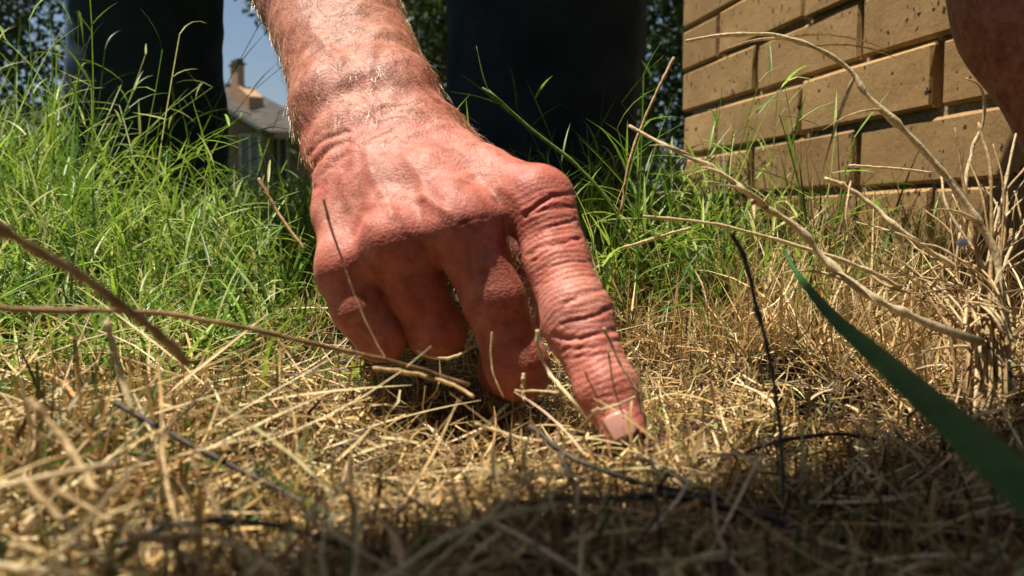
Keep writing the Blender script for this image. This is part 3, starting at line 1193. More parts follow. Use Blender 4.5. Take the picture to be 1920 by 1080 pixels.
# ------------------------------------------------------------------ trees
def tree(name, label, x, y, h, blobs, nleaf, leaf, col, trunk_r=.15, seed=1, group=None):
    """blobs: (dx, dy, z, rx, ry, rz) of leaf masses; leaves clump on twig ends through each mass"""
    r = np.random.default_rng(seed)
    root = empty(name, (x, y, 0))
    tag(root, label, "tree", group)
    bag = Bag()
    top = np.array((r.normal(0, .2), r.normal(0, .2), h * .75))
    P = catmull([(0, 0, -.1), (r.normal(0, .08), r.normal(0, .08), h * .25), tuple(top * (.7, .7, .65)), tuple(top)], 6)
    bag.add(*tube(P, np.linspace(trunk_r, trunk_r * .3, len(P)), 10))
    pos, shade = [], []
    w_ = np.array([b_[3] * b_[4] * b_[5] for b_ in blobs])
    w_ = w_ / w_.sum()
    for b_, wt in zip(blobs, w_):
        c = np.array(b_[:3])
        rad = np.array(b_[3:])
        nb = P[r.integers(len(P) // 2, len(P))]
        bag.add(*tube(catmull([nb, nb * .5 + c * .5 + r.normal(0, .1, 3), c], 5), np.linspace(trunk_r * .35, trunk_r * .1, 11), 6))
        ncl = max(6, int(nleaf * wt / 38))
        d = r.normal(0, 1, (ncl, 3))
        d /= np.linalg.norm(d, axis=1)[:, None]
        cl = c + d * rad * (r.uniform(.25, 1, ncl) ** .55)[:, None]
        for i in range(0, ncl, 3):
            bag.add(*tube(catmull([c, c * .5 + cl[i] * .5 + r.normal(0, .06, 3), cl[i]], 3), np.linspace(trunk_r * .09, .006, 7), 4))
        cr_ = np.minimum(.20, rad.min() * .34)
        q = cl[:, None] + r.normal(0, 1, (ncl, 38, 3)) * cr_ * np.array((1, 1, .65))
        pos.append(q.reshape(-1, 3))
        shade.append(np.repeat(r.uniform(.65, 1.25, ncl), 38))
    pos = np.concatenate(pos)
    shade = np.concatenate(shade)
    N = len(pos)
    d = r.normal(0, 1, (N, 3)) + (0, 0, -.5)
    d /= np.linalg.norm(d, axis=1)[:, None]
    s_ = np.cross(d, r.normal(0, 1, (N, 3)))
    s_ /= np.linalg.norm(s_, axis=1)[:, None]
    L = leaf * r.uniform(.7, 1.3, N)
    up = np.cross(s_, d)
    C = np.stack((pos - d * L[:, None] * .5, pos + up * L[:, None] * .06, pos + d * L[:, None] * .5 - up * L[:, None] * .08), 1)
    W = np.stack((L * .08, L * .5, L * .04), 1)
    col = np.array(col)
    tint = col[None] * shade[:, None] * r.uniform(.8, 1.2, (N, 1)) * (1 + r.normal(0, .06, (N, 3)))
    V, Fc, T = ribbons(C, W, s_, np.clip(tint, 0, 1))
    tr = bag.obj("trunk", M_BARK, root, smooth=True)
    cr = mesh_np("crown", V, Fc, M_LEAF, root, tint=T)
    return root


tree("dark_tree", "dark leafy tree in shade at the far left behind the tall green grass", -5.6, 8.5, 5.0,
     [(0, 0, 1.2, 1.0, .9, .8), (.6, .2, 2.0, 1.2, 1, 1.0), (-.8, 0, 2.6, 1.2, 1, 1.2), (.7, -.2, .7, .7, .6, .6), (.2, 0, 3.6, 1.3, 1, 1.0), (1.3, .4, 2.9, .8, .8, .8)], 17000, .085, (.045, .075, .018), .14, 1)
tree("shade_tree", "spreading tree whose leafy boughs hang against the sky behind the bare forearm", -2.3, 13.0, 6.5,
     [(-.6, 0, 3.6, .95, .9, .75), (-1.2, .2, 4.3, 1.0, .9, .6), (.4, 0, 3.0, 1.0, .9, .9), (-.35, 0, 2.1, .40, .40, .35), (.8, 0, 1.9, .9, .8, .8), (0, 0, 5.0, 2.0, 1.6, 1.0), (1.4, 0, 4.0, 1.2, 1, 1.0), (-1.75, .1, 3.55, .35, .35, .25)], 15000, .12, (.05, .085, .02), .17, 2)
tree("leafy_tree", "dense leafy tree showing between the forearm and the jeans leg", -0.75, 9.0, 5.0,
     [(0, 0, .8, .9, .7, .8), (.1, .1, 1.8, 1.0, .8, .9), (.3, 0, 2.9, 1.2, 1, 1.0), (1.0, 0, 1.6, .9, .8, .9)], 15000, .085, (.055, .085, .018), .12, 3)
tree("bushy_tree", "bushy dark green tree squeezed between the jeans leg and the brick pillar", 1.35, 7.0, 4.0,
     [(0, 0, .7, .65, .6, .7), (.05, .1, 1.5, .7, .6, .7), (-.1, 0, 2.4, .8, .7, .8), (-.9, .2, 1.2, .7, .6, .9)], 15000, .065, (.045, .08, .018), .09, 4)
for i, (x, y, h, sd) in enumerate(((-14.5, 45, 8, 21), (-7.0, 52, 9, 22), (3.5, 40, 8, 23), (12, 38, 8, 24))):
    tree("distant_tree", ["rounded tree beyond the far left end of the tan house", "tall tree behind the tan house roof",
                          "broad tree far off behind the crouching person", "broad tree far off beyond the brick pillar"][i], x, y, h,
         [(0, 0, h * .35, 2.6, 2, 1.8), (1.5, 0, h * .5, 2, 2, 1.8), (-1.5, 0, h * .5, 2, 2, 1.8), (0, 0, h * .7, 2, 2, 1.5)], 6000, .35, (.05, .08, .022), .25, sd, "trees far beyond the lawn")


# ------------------------------------------------------------------ grasses and thatch
def arcs(P, az, e0, bend, L, K, twist=0.0):
    """curved centre lines: start P, heading az, elevation e0 falling by bend (rad) over the length"""
    N = len(P)
    C = np.empty((N, K, 3))
    C[:, 0] = P
    for k in range(1, K):
        tt = (k - .5) / (K - 1)
        e = e0 - bend * tt
        a = az + twist * tt
        st = (L / (K - 1))[:, None]
        C[:, k] = C[:, k - 1] + st * np.stack((np.cos(a) * np.cos(e), np.sin(a) * np.cos(e), np.sin(e)), 1)
    return C


def pal(N, cols, wts, jit, r):
    cols = np.array(cols)
    i = r.choice(len(cols), N, p=np.array(wts) / np.sum(wts))
    c = cols[i] * r.uniform(1 - jit, 1 + jit, (N, 1))
    return np.clip(c * (1 + r.normal(0, .05, (N, 3))), 0, 1)


STRAW_C = [(.60, .42, .18), (.45, .285, .105), (.25, .14, .05), (.74, .58, .32), (.10, .052, .022), (.28, .21, .07)]


def keep_mask(x, y):
    """not in the hole"""
    q = ((x - HOLE[0]) / .025) ** 2 + ((y - HOLE[1] + .010) / .056) ** 2
    return q > 1.0


def wedge(N, y0, y1, spread, pad, r, power=1.0):
    """points over the ground, denser near the place where one looks from (log spaced)"""
    y = y0 * (y1 / y0) ** (r.uniform(0, 1, N) ** power)
    x = r.uniform(-1, 1, N) * (y * spread + pad)
    return x, y


parts = []
r = RNG
# thatch: short curled straw lying in layers
N = 88000
x, y = wedge(N, .10, 2.4, .66, .05, r)
m = keep_mask(x, y)
x, y = x[m], y[m]
N = len(x)
az = r.uniform(0, 6.28, N)
layer = r.uniform(0, 1, N)
big = np.clip((-x - .02) / .12, 0, 1) * np.clip((.40 - y) / .15, 0, 1)
L = r.uniform(.006, .024, N) * (1 + 1.1 * big) * (1 + .5 * np.clip(y - .6, 0, 1))
e0 = r.normal(.10, .32, N)
bend = r.normal(.4, 1.2, N)
press = 1 - .0 * np.exp(-((x - .043) / .022) ** 2 - ((y - .262) / .028) ** 2)
z = ground_z(x, y) + .001 + layer ** 1.4 * .013 * press
C = arcs(np.stack((x, y, z), 1), az, e0, bend, L, 4, r.normal(0, 1.4, N))
C[..., 2] = np.maximum(C[..., 2], ground_z(C[..., 0], C[..., 1]) + .0008)
hm = np.hypot(C[..., 0] - HOLE[0], (C[..., 1] - HOLE[1]) / 2.2).min(1) > .020
x, y, C, az, big = x[hm], y[hm], C[hm], az[hm], big[hm]
N = len(x)
wd = r.uniform(.0004, .0012, N) * (1 + .7 * big)
W = wd[:, None] * np.array((.8, 1, .95, .5))
sd = np.stack((-np.sin(az), np.cos(az), r.normal(0, .45, N)), 1)
sd /= np.linalg.norm(sd, axis=1)[:, None]
col = pal(N, STRAW_C, (3, 4, 3, 1.6, 2.2, 2), .25, r)
gfrac = np.clip((-x - .03) / .2, 0, 1) * .38 + .07
gm = r.uniform(0, 1, N) < gfrac
col[gm] = pal(int(gm.sum()), [(.10, .15, .03), (.17, .20, .05)], (1, 1), .3, r)
parts.append(folded(C, W, sd, np.tile((0, 0, 1.0), (N, 1)), col, .5))
# crumbs: short standing stubs and broken bits
N = 6000
x, y = wedge(N, .13, 1.3, .62, .04, r)
m = keep_mask(x, y)
x, y = x[m], y[m]
N = len(x)
az = r.uniform(0, 6.28, N)
C = arcs(np.stack((x, y, ground_z(x, y) + .002), 1), az, r.normal(.65, .4, N), r.normal(.6, .9, N), r.uniform(.010, .026, N), 4)
W = r.uniform(.0006, .0014, N)[:, None] * np.array((1, 1, .8, .35))
sd = np.stack((-np.sin(az), np.cos(az), np.zeros(N)), 1)
parts.append(folded(C, W, sd, np.tile((0, 0, 1.0), (N, 1)), pal(N, STRAW_C, (3, 4, 3, 2, 2, 2), .25, r), .4))
# straw pushed up in front of the pressed fingertip
N = 220
x, y = r.uniform(.030, .066, N), r.uniform(.238, .266, N)
az = r.uniform(0, 6.28, N)
C = arcs(np.stack((x, y, ground_z(x, y) + r.uniform(.001, .013, N)), 1), az, r.normal(.25, .35, N), r.normal(.5, .8, N), r.uniform(.008, .020, N), 4, r.normal(0, 1, N))
W = r.uniform(.0005, .0011, N)[:, None] * np.array((.8, 1, .9, .4))
sd = np.stack((-np.sin(az), np.cos(az), np.zeros(N)), 1)
parts.append(folded(C, W, sd, np.tile((0, 0, 1.0), (N, 1)), pal(N, STRAW_C, (4, 4, 2, 3, 1, 1), .25, r), .5))
# long dry straws lying over the thatch
N = 4600
x, y = wedge(N, .12, 2.2, .64, .05, r)
m = keep_mask(x, y)
x, y = x[m], y[m]
N = len(x)
az = r.uniform(0, 6.28, N)
L = r.uniform(.03, .085, N) * (1 - .55 * np.exp(-((x - .08) / .14) ** 4) * np.exp(-((y - .3) / .25) ** 4))
C = arcs(np.stack((x, y, ground_z(x, y) + r.uniform(.006, .022, N)), 1), az, r.normal(.10, .20, N), r.normal(.25, .45, N), L, 6, r.normal(0, .8, N))
C[..., 2] = np.maximum(C[..., 2], ground_z(C[..., 0], C[..., 1]) + .004)
near_hole = np.hypot(C[..., 0] - HOLE[0], (C[..., 1] - HOLE[1]) / 2.2).min(1) < .025
C = C[~near_hole]
az = az[~near_hole]
N = len(C)
W = r.uniform(.0005, .0014, N)[:, None] * np.array((.8, 1, 1, .95, .7, .25))
sd = np.stack((-np.sin(az), np.cos(az), r.normal(0, .3, N)), 1)
sd /= np.linalg.norm(sd, axis=1)[:, None]
parts.append(folded(C, W, sd, np.tile((0, 0, 1.0), (N, 1)), pal(N, STRAW_C, (4, 2.5, 1.0, 5, .5, 1), .2, r), .6))


def join(parts):
    V, Fc, T, n = [], [], [], 0
    for v_, f_, t_ in parts:
        V.append(v_)
        Fc.append(f_ + n)
        T.append(t_)
        n += len(v_)
    return np.concatenate(V), np.concatenate(Fc), np.concatenate(T)


V, Fc, T = join(parts)
tag(mesh_np("dry_thatch", V, Fc, M_STRAW, tint=T), "layer of short curled dry straw covering the ground around the hand", "dry grass", kind='stuff')


# dry standing grass: brownish fringe in front of the pillar and between hand and pillar
def standing(name, label, cat, spots, cols, wts, mat, w0=.0011, e_mu=1.15, e_sd=.25, K=6, seed=3):
    """spots: (count, x0, x1, y0, y1, hmin, hmax)"""
    r = np.random.default_rng(seed)
    ps = []
    for (N, x0, x1, y0, y1, h0, h1) in spots:
        x, y = r.uniform(x0, x1, N), r.uniform(y0, y1, N)
        ins = (x - .271) * NRM[0] + (y - 1.43) * NRM[1]
        m = keep_mask(x, y) & (ins > .004)
        # keep the pressed hand and shoes clear
        m &= ~((np.abs(x - .0) < .085) & (y > .29) & (y < .42))
        x, y = x[m], y[m]
        N = len(x)
        az = r.uniform(0, 6.28, N)
        L = r.uniform(h0, h1, N) * (r.uniform(.45, 1, N))
        C = arcs(np.stack((x, y, ground_z(x, y)), 1), az, np.clip(r.normal(e_mu, e_sd, N), .25, 1.5), np.abs(r.normal(.35, .45, N)), L, K, r.normal(0, .4, N))
        C[..., 2] = np.maximum(C[..., 2], .003)
        prof = np.interp(np.linspace(0, 1, K), (0, .2, .6, 1), (.8, 1, .8, .08))
        W = (r.uniform(.6, 1.4, N) * w0)[:, None] * prof
        sd = np.stack((-np.sin(az), np.cos(az), r.normal(0, .2, N)), 1)
        sd /= np.linalg.norm(sd, axis=1)[:, None]
        ps.append(folded(C, W, sd, np.tile((0, 0, 1.0), (N, 1)), pal(N, cols, wts, .25, r), .5))
    V, Fc, T = join(ps)
    return tag(mesh_np(name, V, Fc, mat, tint=T), label, cat, kind='stuff')


GREENS = [(.13, .24, .025), (.21, .34, .035), (.31, .43, .06), (.06, .125, .018), (.46, .50, .17)]
standing("dry_grass", "brownish dry grass standing in front of the brick pillar", "dry grass",
         [(3400, .03, .42, .46, .78, .015, .055), (2000, .10, .40, .42, .66, .015, .05), (1500, -.95, -.1, .58, 1.05, .03, .09), (1500, -.6, .05, .42, .9, .02, .06), (900, .12, .40, .70, 1.3, .015, .06), (60, .10, .36, .6, 1.1, .06, .14)],
         STRAW_C, (2, 4, 4, 1, 3, 2), M_STRAW, .0010, 1.1, .3, seed=4)
standing("dry_weeds", "fine tangle of pale dry weeds standing below the wall at the right", "dry grass",
         [(3000, .12, .42, .40, .74, .04, .11), (500, .15, .34, .34, .45, .03, .08), (520, .14, .40, .48, .8, .08, .16), (700, .05, .16, .48, .8, .03, .09)],
         STRAW_C, (4, 3, 2, 4, 1, 1), M_STRAW, .0011, .95, .45, 7, seed=14)
standing("dead_stems", "web of thin dark dead stems standing out of the straw along the front edge", "dead stems",  # real dark stems; their density and dark tone also deepen the edge's shade
         [(520, -.04, .22, .15, .25, .010, .036), (80, -.12, .0, .19, .30, .010, .030), (420, .06, .30, .20, .36, .012, .040), (80, .10, .22, .26, .42, .02, .06)],
         [(.035, .026, .016), (.07, .045, .022), (.05, .055, .02), (.02, .016, .012)], (3, 2, 1, 3), M_STRAW, .0012, .75, .5, 7, seed=15)
standing("green_grass", "tall bright green grass growing at the left behind the hand", "grass",
         [(5500, -.95, -.10, .60, 1.0, .04, .11), (5500, -1.5, -.12, 1.0, 1.9, .05, .15), (3500, -2.2, .1, 1.8, 3.2, .06, .15), (3500, -1.3, -.42, .75, 1.4, .08, .20),
          (1600, -.55, -.12, .44, .66, .02, .075), (1500, -.62, -.07, .33, .60, .010, .045), (350, -.3, -.05, .2, .38, .006, .022), (420, -.75, -.28, .62, .9, .10, .19), (1100, -.95, -.40, .70, 1.05, .14, .27), (700, -1.1, -.52, .8, 1.2, .2, .32)],
         GREENS, (3, 3, 3, 2, 1), M_GREEN, .0025, 1.15, .28, seed=5)
standing("green_tufts", "green grass tufts growing between the jeans leg and the brick pillar", "grass",
         [(1300, .02, .155, .55, 1.0, .03, .10), (900, .0, .24, .98, 1.6, .05, .16), (110, .04, .20, .50, .85, .11, .19), (350, .10, .25, .72, 1.25, .07, .15), (1500, .14, .42, .66, 1.3, .012, .045),
          (90, .16, .40, .6, 1.0, .06, .15), (160, .10, .42, .45, .75, .02, .05), (1600, -.1, 1.0, 1.6, 3.0, .08, .2)],
         GREENS, (3, 3, 2, 4, 1), M_GREEN, .0017, 1.15, .28, seed=6)
standing("lawn_grass", "far lawn of green grass stretching towards the house and trees", "grass",
         [(9000, -8, 5, 3, 12, .07, .16)], GREENS, (3, 3, 2, 3, 1), M_GREEN, .006, 1.2, .25, 4, seed=8)

# sprigs: jointed creeping stems with leaves leaving both sides
def sprigs(name, label, spots, cols, mat, seed, leafL=.035):
    r = np.random.default_rng(seed)
    ps = []
    for (N, x0, x1, y0, y1, h0, h1) in spots:
        x, y = r.uniform(x0, x1, N), r.uniform(y0, y1, N)
        ins = (x - .271) * NRM[0] + (y - 1.43) * NRM[1]
        m = keep_mask(x, y) & (ins > .01) & ~((np.abs(x) < .085) & (y > .29) & (y < .42))
        x, y = x[m], y[m]
        N = len(x)
        az = r.uniform(0, 6.28, N)
        L = r.uniform(h0, h1, N)
        C = arcs(np.stack((x, y, ground_z(x, y)), 1), az, np.clip(r.normal(1.0, .3, N), .3, 1.5), r.normal(.3, .4, N), L, 7, r.normal(0, .4, N))
        W = np.full((N, 7), .0012) * np.linspace(1, .6, 7)
        sd = np.stack((-np.sin(az), np.cos(az), np.zeros(N)), 1)
        col = pal(N, cols, np.ones(len(cols)), .2, r)
        ps.append(folded(C, W, sd, np.tile((0, 0, 1.0), (N, 1)), col, .8))
        for k in range(1, 7):
            side_ = 1 if k % 2 else -1
            a2 = az + side_ * r.uniform(.5, 1.5, N) + (math.pi if k % 3 == 0 else 0)
            T_ = C[:, k] - C[:, k - 1]
            el = np.arctan2(T_[:, 2], np.hypot(T_[:, 0], T_[:, 1]))
            Cl = arcs(C[:, k], a2, np.clip(el * .5 + r.normal(.25, .3, N), -.4, 1.4), np.abs(r.normal(.5, .4, N)), leafL * r.uniform(.6, 1.5, N), 5)
            Wl = (r.uniform(.0013, .0024, N))[:, None] * np.array((.6, 1, .85, .5, .05))
            s2 = np.stack((-np.sin(a2), np.cos(a2), r.normal(0, .15, N)), 1)
            ps.append(folded(Cl, Wl, s2, np.tile((0, 0, 1.0), (N, 1)), col * r.uniform(.8, 1.2, (N, 1)), .5))
    V, Fc, T = join(ps)
    return tag(mesh_np(name, V, Fc, mat, tint=np.clip(T, 0, 1)), label, "grass", kind='stuff')


sprigs("creeping_grass", "jointed creeping grass stems with short green leaves among the tall grass",
       [(900, -.9, -.11, .52, 1.0, .04, .11), (260, -.80, -.30, .62, .98, .13, .27), (380, .03, .17, .58, 1.1, .04, .12), (45, .05, .20, .50, .8, .11, .17), (110, .17, .38, .62, 1.1, .02, .07), (150, -.5, -.14, .40, .55, .015, .05)],
       GREENS, M_GREEN, 12)


# ------------------------------------------------------------------ unseen tree, added to shade the front edge and the far forearm
def added_bough():
    r = np.random.default_rng(31)
    base = np.array((-2.3, -0.9, 0.0))
    root = empty("added_shade_tree", tuple(base))
    tag(root, "unseen leafy tree added behind the viewer to shade the grass and forearm", "tree")
    bag = Bag()
    bag.add(*tube(catmull([(0, 0, -.1), (.05, .03, .8), (.12, .05, 1.6), (.1, .1, 2.6)], 6), np.linspace(.085, .03, 19), 9))
    targets = [  # shaded spot on the ground: x, y, z, radii of leaf mass, height above
        (.075, .150, 0, .075, .082, 1.75), (.175, .195, 0, .115, .105, 1.85), (.27, .235, 0, .11, .10, 1.8), (.38, .31, 0, .10, .10, 1.7), (.0, .135, 0, .045, .055, 1.8), (.13, .11, 0, .12, .10, 1.6),
        (.355, .57, .08, .085, .070, 1.55), (.345, .60, .20, .08, .075, 1.6), (.335, .63, .30, .08, .085, 1.65), (.43, .54, .0, .09, .08, 1.7)]
    sd_ = np.array(SUN_DIR)
    pos, upn = [], []
    for (x, y, z, rx, ry, h) in targets:
        c = np.array((x, y, z)) + sd_ * (h / sd_[2]) - base
        bag.add(*tube(catmull([(.1, .05, 1.45), (c[0] * .6, .30, c[2] + .05), (c[0], c[1] * .4 + .25, c[2] + .08), tuple(c + (0, 0, .03))], 7), np.linspace(.022, .006, 22), 6))
        n_ = int(4600 * rx * ry / .01)
        d = r.normal(0, 1, (n_, 3))
        d /= np.linalg.norm(d, axis=1)[:, None]
        rad = r.uniform(0, 1, (n_, 1)) ** (1 / 2.2)
        pos.append(c + d * rad * np.array((rx, ry, .10)))
        for i in range(0, n_, 40):
            bag.add(*tube(np.array([c, c * .5 + pos[-1][i] * .5 + (0, 0, .02), pos[-1][i]]), (.006, .004, .002), 4))
    n_ = 9000         # unseen canopy above and behind, added to cut the sky light
    q = np.stack((r.uniform(-.8, 5.6, n_), r.uniform(-2.4, .45, n_), 2.1 + r.uniform(0, 1.3, n_)), 1)
    pos.append(q)
    for k in range(14):
        c = np.array((r.uniform(-.5, 5.2), r.uniform(-2.2, .3), 2.3 + r.uniform(0, .9)))
        bag.add(*tube(catmull([(.1, .1, 2.2), tuple(c * .5 + np.array((.05, .05, 1.2))), tuple(c)], 6), np.linspace(.025, .006, 13), 6))
    for k in range(5):
        c = np.array((r.normal(-.3, .5), r.normal(0, .5), 2.4 + r.uniform(0, .6)))
        n_ = 900
        d = r.normal(0, 1, (n_, 3))
        pos.append(c + d * .22)
        bag.add(*tube(catmull([(.11, .07, 2.0), tuple(c * .5 + np.array((.05, .04, 1.1))), tuple(c)], 6), np.linspace(.02, .006, 13), 6))
    n_ = 15000        # leaf skirt down to the ground, added to block sky light from behind
    q = np.stack((r.uniform(-.9, 6.2, n_), r.normal(-.5, .22, n_), r.uniform(.05, 2.6, n_) ** 1.0), 1)
    q[:, 1] -= .12 * (q[:, 0] - 2.3) ** 2 * -.25
    pos.append(q)
    for x_ in np.arange(-.6, 6.0, .6):
        bag.add(*tube(catmull([(.1, .05, .5), (x_ * .5, -.4, 1.0), (x_, -.5, 1.3 + r.normal(0, .4))], 6), np.linspace(.03, .008, 13), 6))
    pos = np.concatenate(pos)
    N = len(pos)
    big = np.where((pos[:, 1] < .5) & ((pos[:, 2] > 2.05) | (pos[:, 1] < -.15)), 2.3, 1.0)
    d = r.normal(0, 1, (N, 3)) * (1, 1, .5) + (0, 0, -.3)
    d /= np.linalg.norm(d, axis=1)[:, None]
    s_ = np.cross(d, r.normal(0, .5, (N, 3)) + (0, 0, 1))
    s_ /= np.linalg.norm(s_, axis=1)[:, None]
    L = .045 * big * r.uniform(.7, 1.3, N)
    C = np.stack((pos - d * L[:, None] * .5, pos - d * L[:, None] * .1, pos + d * L[:, None] * .5), 1)
    W = np.stack((L * .08, L * .5, L * .04), 1)
    V, Fc, T = ribbons(C, W, s_, np.array((.05, .09, .02))[None] * r.uniform(.7, 1.3, (N, 1)))
    bag.obj("trunk", M_BARK, root, smooth=True)
    mesh_np("crown", V, Fc, M_LEAF, root, tint=T)


added_bough()

# ------------------------------------------------------------------ single stems one can point at
srng = np.random.default_rng(77)


def stem(name, label, cat, pts, w_px, mat, nodes=0, sheath=0, group=None, parent=None, wob=.45, n=8, taper=(1, .8)):
    """pts (px, py, Y); w_px picture width; nodes: jointed swellings; sheath: dry leaf wrapping the stem"""
    P = catmull([at(*p) for p in pts], n)
    Y = P[:, 1]
    seg = np.r_[0, np.cumsum(np.linalg.norm(np.diff(P, axis=0), axis=1))]
    u = seg / seg[-1]
    R = .5 * w_px * Y.mean() / F_PX * np.linspace(taper[0], taper[1], len(P))
    R = R * (1 + .10 * np.interp(u, np.linspace(0, 1, 24), srng.normal(0, 1, 24)))
    P = P + wob * R[:, None] * .35 * np.stack([np.interp(u, np.linspace(0, 1, 18), srng.normal(0, 1, 18)) for _ in range(3)], 1)
    ns = np.linspace(.12, .88, nodes) + srng.normal(0, .02, nodes) if nodes else []
    for q in ns:
        R = R * (1 + .45 * np.exp(-((u - q) / .012) ** 2) - .22 * np.exp(-((u - q - .03) / .02) ** 2))
    org = P[len(P) // 2]
    V, Fc = tube(P, R, 8, .82)
    if parent is None:
        o = mesh_np(name, V, Fc, mat, offset=org)
        tag(o, label, cat, group)
    else:
        o = mesh_np(name, V, Fc, mat, offset=np.array(parent.location))
        o.parent = parent
        o.location = (0, 0, 0)
    for k in range(sheath):
        q = srng.uniform(.15, .85)
        i = int(np.searchsorted(u, q))
        i = min(max(i, 1), len(P) - 2)
        T_ = P[i + 1] - P[i - 1]
        T_ /= np.linalg.norm(T_)
        d = T_ * srng.choice((-1, 1)) + srng.normal(0, .45, 3)
        d /= np.linalg.norm(d)
        L = seg[-1] * srng.uniform(.10, .22)
        cc = [P[i] + d * L * t_ + np.array((0, 0, -.35)) * L * t_ ** 2 for t_ in np.linspace(0, 1, 6)]
        v2, f2 = tube(np.array(cc), R[i] * np.array((.8, 1.0, .9, .7, .45, .08)), 5, .3)
        lf = mesh_np("dry_leaf", v2, f2, mat, offset=np.array(o.location) if parent is None else None)
        if parent is None:
            lf.parent = o
            lf.location = (0, 0, 0)
        else:
            lf.data.vertices.foreach_set("co", (v2 - np.array(parent.location)).astype(np.float32).ravel())
            lf.parent = o
            lf.location = (0, 0, 0)
    return o


stem("seed_stalk", "pale dry stalk arching in front of the bricks with its tip reaching far left", "dry stalk",
     [(1286, 77, 0.405), (1350, 67, 0.400), (1430, 66, 0.395), (1512, 83, 0.390), (1590, 130, 0.385), (1626, 178, 0.380), (1690, 240, 0.375), (1765, 320, 0.370), (1830, 410, 0.365), (1872, 500, 0.360), (1880, 640, 0.350)],
     13, M_PALE, 7, 7, taper=(.55, 1.35))
stem("seed_stalk", "thick jointed straw slanting from the jeans leg across the pillar foot", "dry stalk",
     [(1180, 236, 0.375), (1280, 290, 0.360), (1350, 322, 0.355), (1420, 380, 0.345), (1500, 432, 0.340), (1560, 500, 0.335), (1640, 560, 0.325), (1730, 602, 0.320), (1840, 640, 0.315)],
     15, M_PALE, 8, 8, taper=(.6, 1.4))
stem("straw", "thin pale straw lying nearly level below the brick pillar", "straw",
     [(1205, 406, 0.375), (1300, 414, 0.370), (1390, 432, 0.365), (1500, 463, 0.360), (1600, 495, 0.355), (1690, 540, 0.350)], 10, M_PALE, 2, 0, taper=(.7, 1.1))
stem("straw", "short pale straw rising to the right just beside the bent index knuckle", "straw",
     [(1168, 466, 0.415), (1230, 446, 0.410), (1295, 428, 0.405)], 8, M_PALE, 0)
stem("straw", "pale straw running from the middle bricks down into the dry clump", "straw",
     [(1545, 335, 0.405), (1605, 362, 0.400), (1700, 440, 0.385), (1800, 505, 0.375)], 13, M_PALE, 3, 1)
stem("straw", "short level straw in front of the dark gap under the bricks", "straw",
     [(1592, 311, 0.415), (1665, 315, 0.410), (1748, 324, 0.405)], 8, M_PALE)
stem("broad_grass", "narrow straw coloured blade hooked over at the top beside the shaded forearm", "grass blade",
     [(1812, 148, 0.405), (1836, 160, 0.405), (1846, 195, 0.405), (1840, 240, 0.405), (1822, 285, 0.405), (1810, 360, 0.400), (1820, 470, 0.395)], 9, M_PALE, 0, taper=(.5, 1))
stem("twig", "dark upright twig standing in the straw between the finger and the green blade", "twig",
     [(1370, 438, .25), (1396, 486, .248), (1424, 590, .245), (1446, 690, .24), (1462, 800, .235), (1468, 930, .225), (1475, 1010, .22)], 9, M_TWIG, 5, 3, taper=(1.3, .8))
stem("twig", "long dark twig lying along the shaded front edge of the straw", "twig",
     [(930, 950, .205), (1040, 940, .205), (1150, 937, .205), (1250, 928, .21), (1380, 956, .205), (1490, 990, .20), (1580, 1075, .19)], 22, M_TWIG, 4, 1)
stem("twig", "dark twig starting at the pressed fingertip and sloping down right", "twig",
     [(1196, 856, .255), (1290, 905, .245), (1400, 955, .235), (1500, 1010, .22)], 20, M_TWIG, 2, 0, taper=(.7, 1.2))
stem("twig", "dark twig passing just below and left of the pressed fingertip", "twig",
     [(995, 800, .255), (1075, 858, .245), (1200, 905, .235), (1350, 935, .225), (1460, 965, .22)], 14, M_TWIG, 3, 2)
stem("twig", "thin brown twig lying from the hole towards the fingertip", "twig",
     [(1330, 875, .27), (1440, 832, .275), (1560, 815, .28), (1640, 822, .28)], 11, M_TWIG, 2, 0)
stem("twig", "short dark twig leaning down through the straw below the curled fingers", "twig",
     [(1050, 850, .235), (1095, 950, .22), (1150, 1060, .205)], 16, M_TWIG, 1, 0)
stem("twig", "bluish black twig lying in the straw at the lower left", "twig",
     [(215, 755, .235), (300, 803, .23), (400, 858, .225), (500, 905, .22), (610, 965, .21), (760, 1040, .20)], 15, M_TWIG, 3, 1)
stem("twig", "dark twig crossing the straw near the bottom edge at left", "twig",
     [(180, 1040, .17), (330, 985, .175), (480, 980, .178), (640, 1020, .18), (800, 1060, .18)], 18, M_TWIG, 2, 0)
stem("seed_stalk", "thick jointed brown stalk slanting down from the left edge", "dry stalk",
     [(-60, 400, .150), (20, 440, .155), (90, 482, .16), (165, 530, .165), (240, 580, .17), (300, 630, .178), (352, 685, .19)], 28, M_BROWN, 4, 0, taper=(1, .9))
stem("seed_stalk", "long thin brown stalk lying level from the left edge to the curled fingers", "dry stalk",
     [(-30, 572, .20), (40, 580, .205), (200, 582, .215), (330, 592, .225), (480, 620, .24), (620, 652, .255), (760, 684, .27), (880, 722, .28)], 13, M_BROWN, 5, 2)
stem("straw", "short bright straw sloping down at the far lower left", "straw",
     [(55, 750, .175), (110, 812, .172), (150, 870, .168), (190, 935, .163)], 20, M_STALK, 1, 0)
stem("straw", "pale straw lying across the lower left corner and rising to the right", "straw",
     [(-20, 920, .155), (90, 893, .16), (215, 868, .165)], 17, M_PALE, 1, 0)
stem("straw", "bright straw slanting to the bottom left from under the rising straw", "straw",
     [(50, 905, .155), (105, 965, .15), (170, 1030, .145)], 19, M_STALK, 0, 0)
stem("straw", "tan straw sloping right along the bottom left corner", "straw",
     [(70, 900, .16), (160, 950, .158), (245, 1000, .155)], 15, M_STALK, 0, 0)
stem("straw", "upright pale straw beneath the thick brown stalk", "straw",
     [(200, 600, .20), (222, 690, .20), (248, 775, .195)], 14, M_PALE, 1, 0)
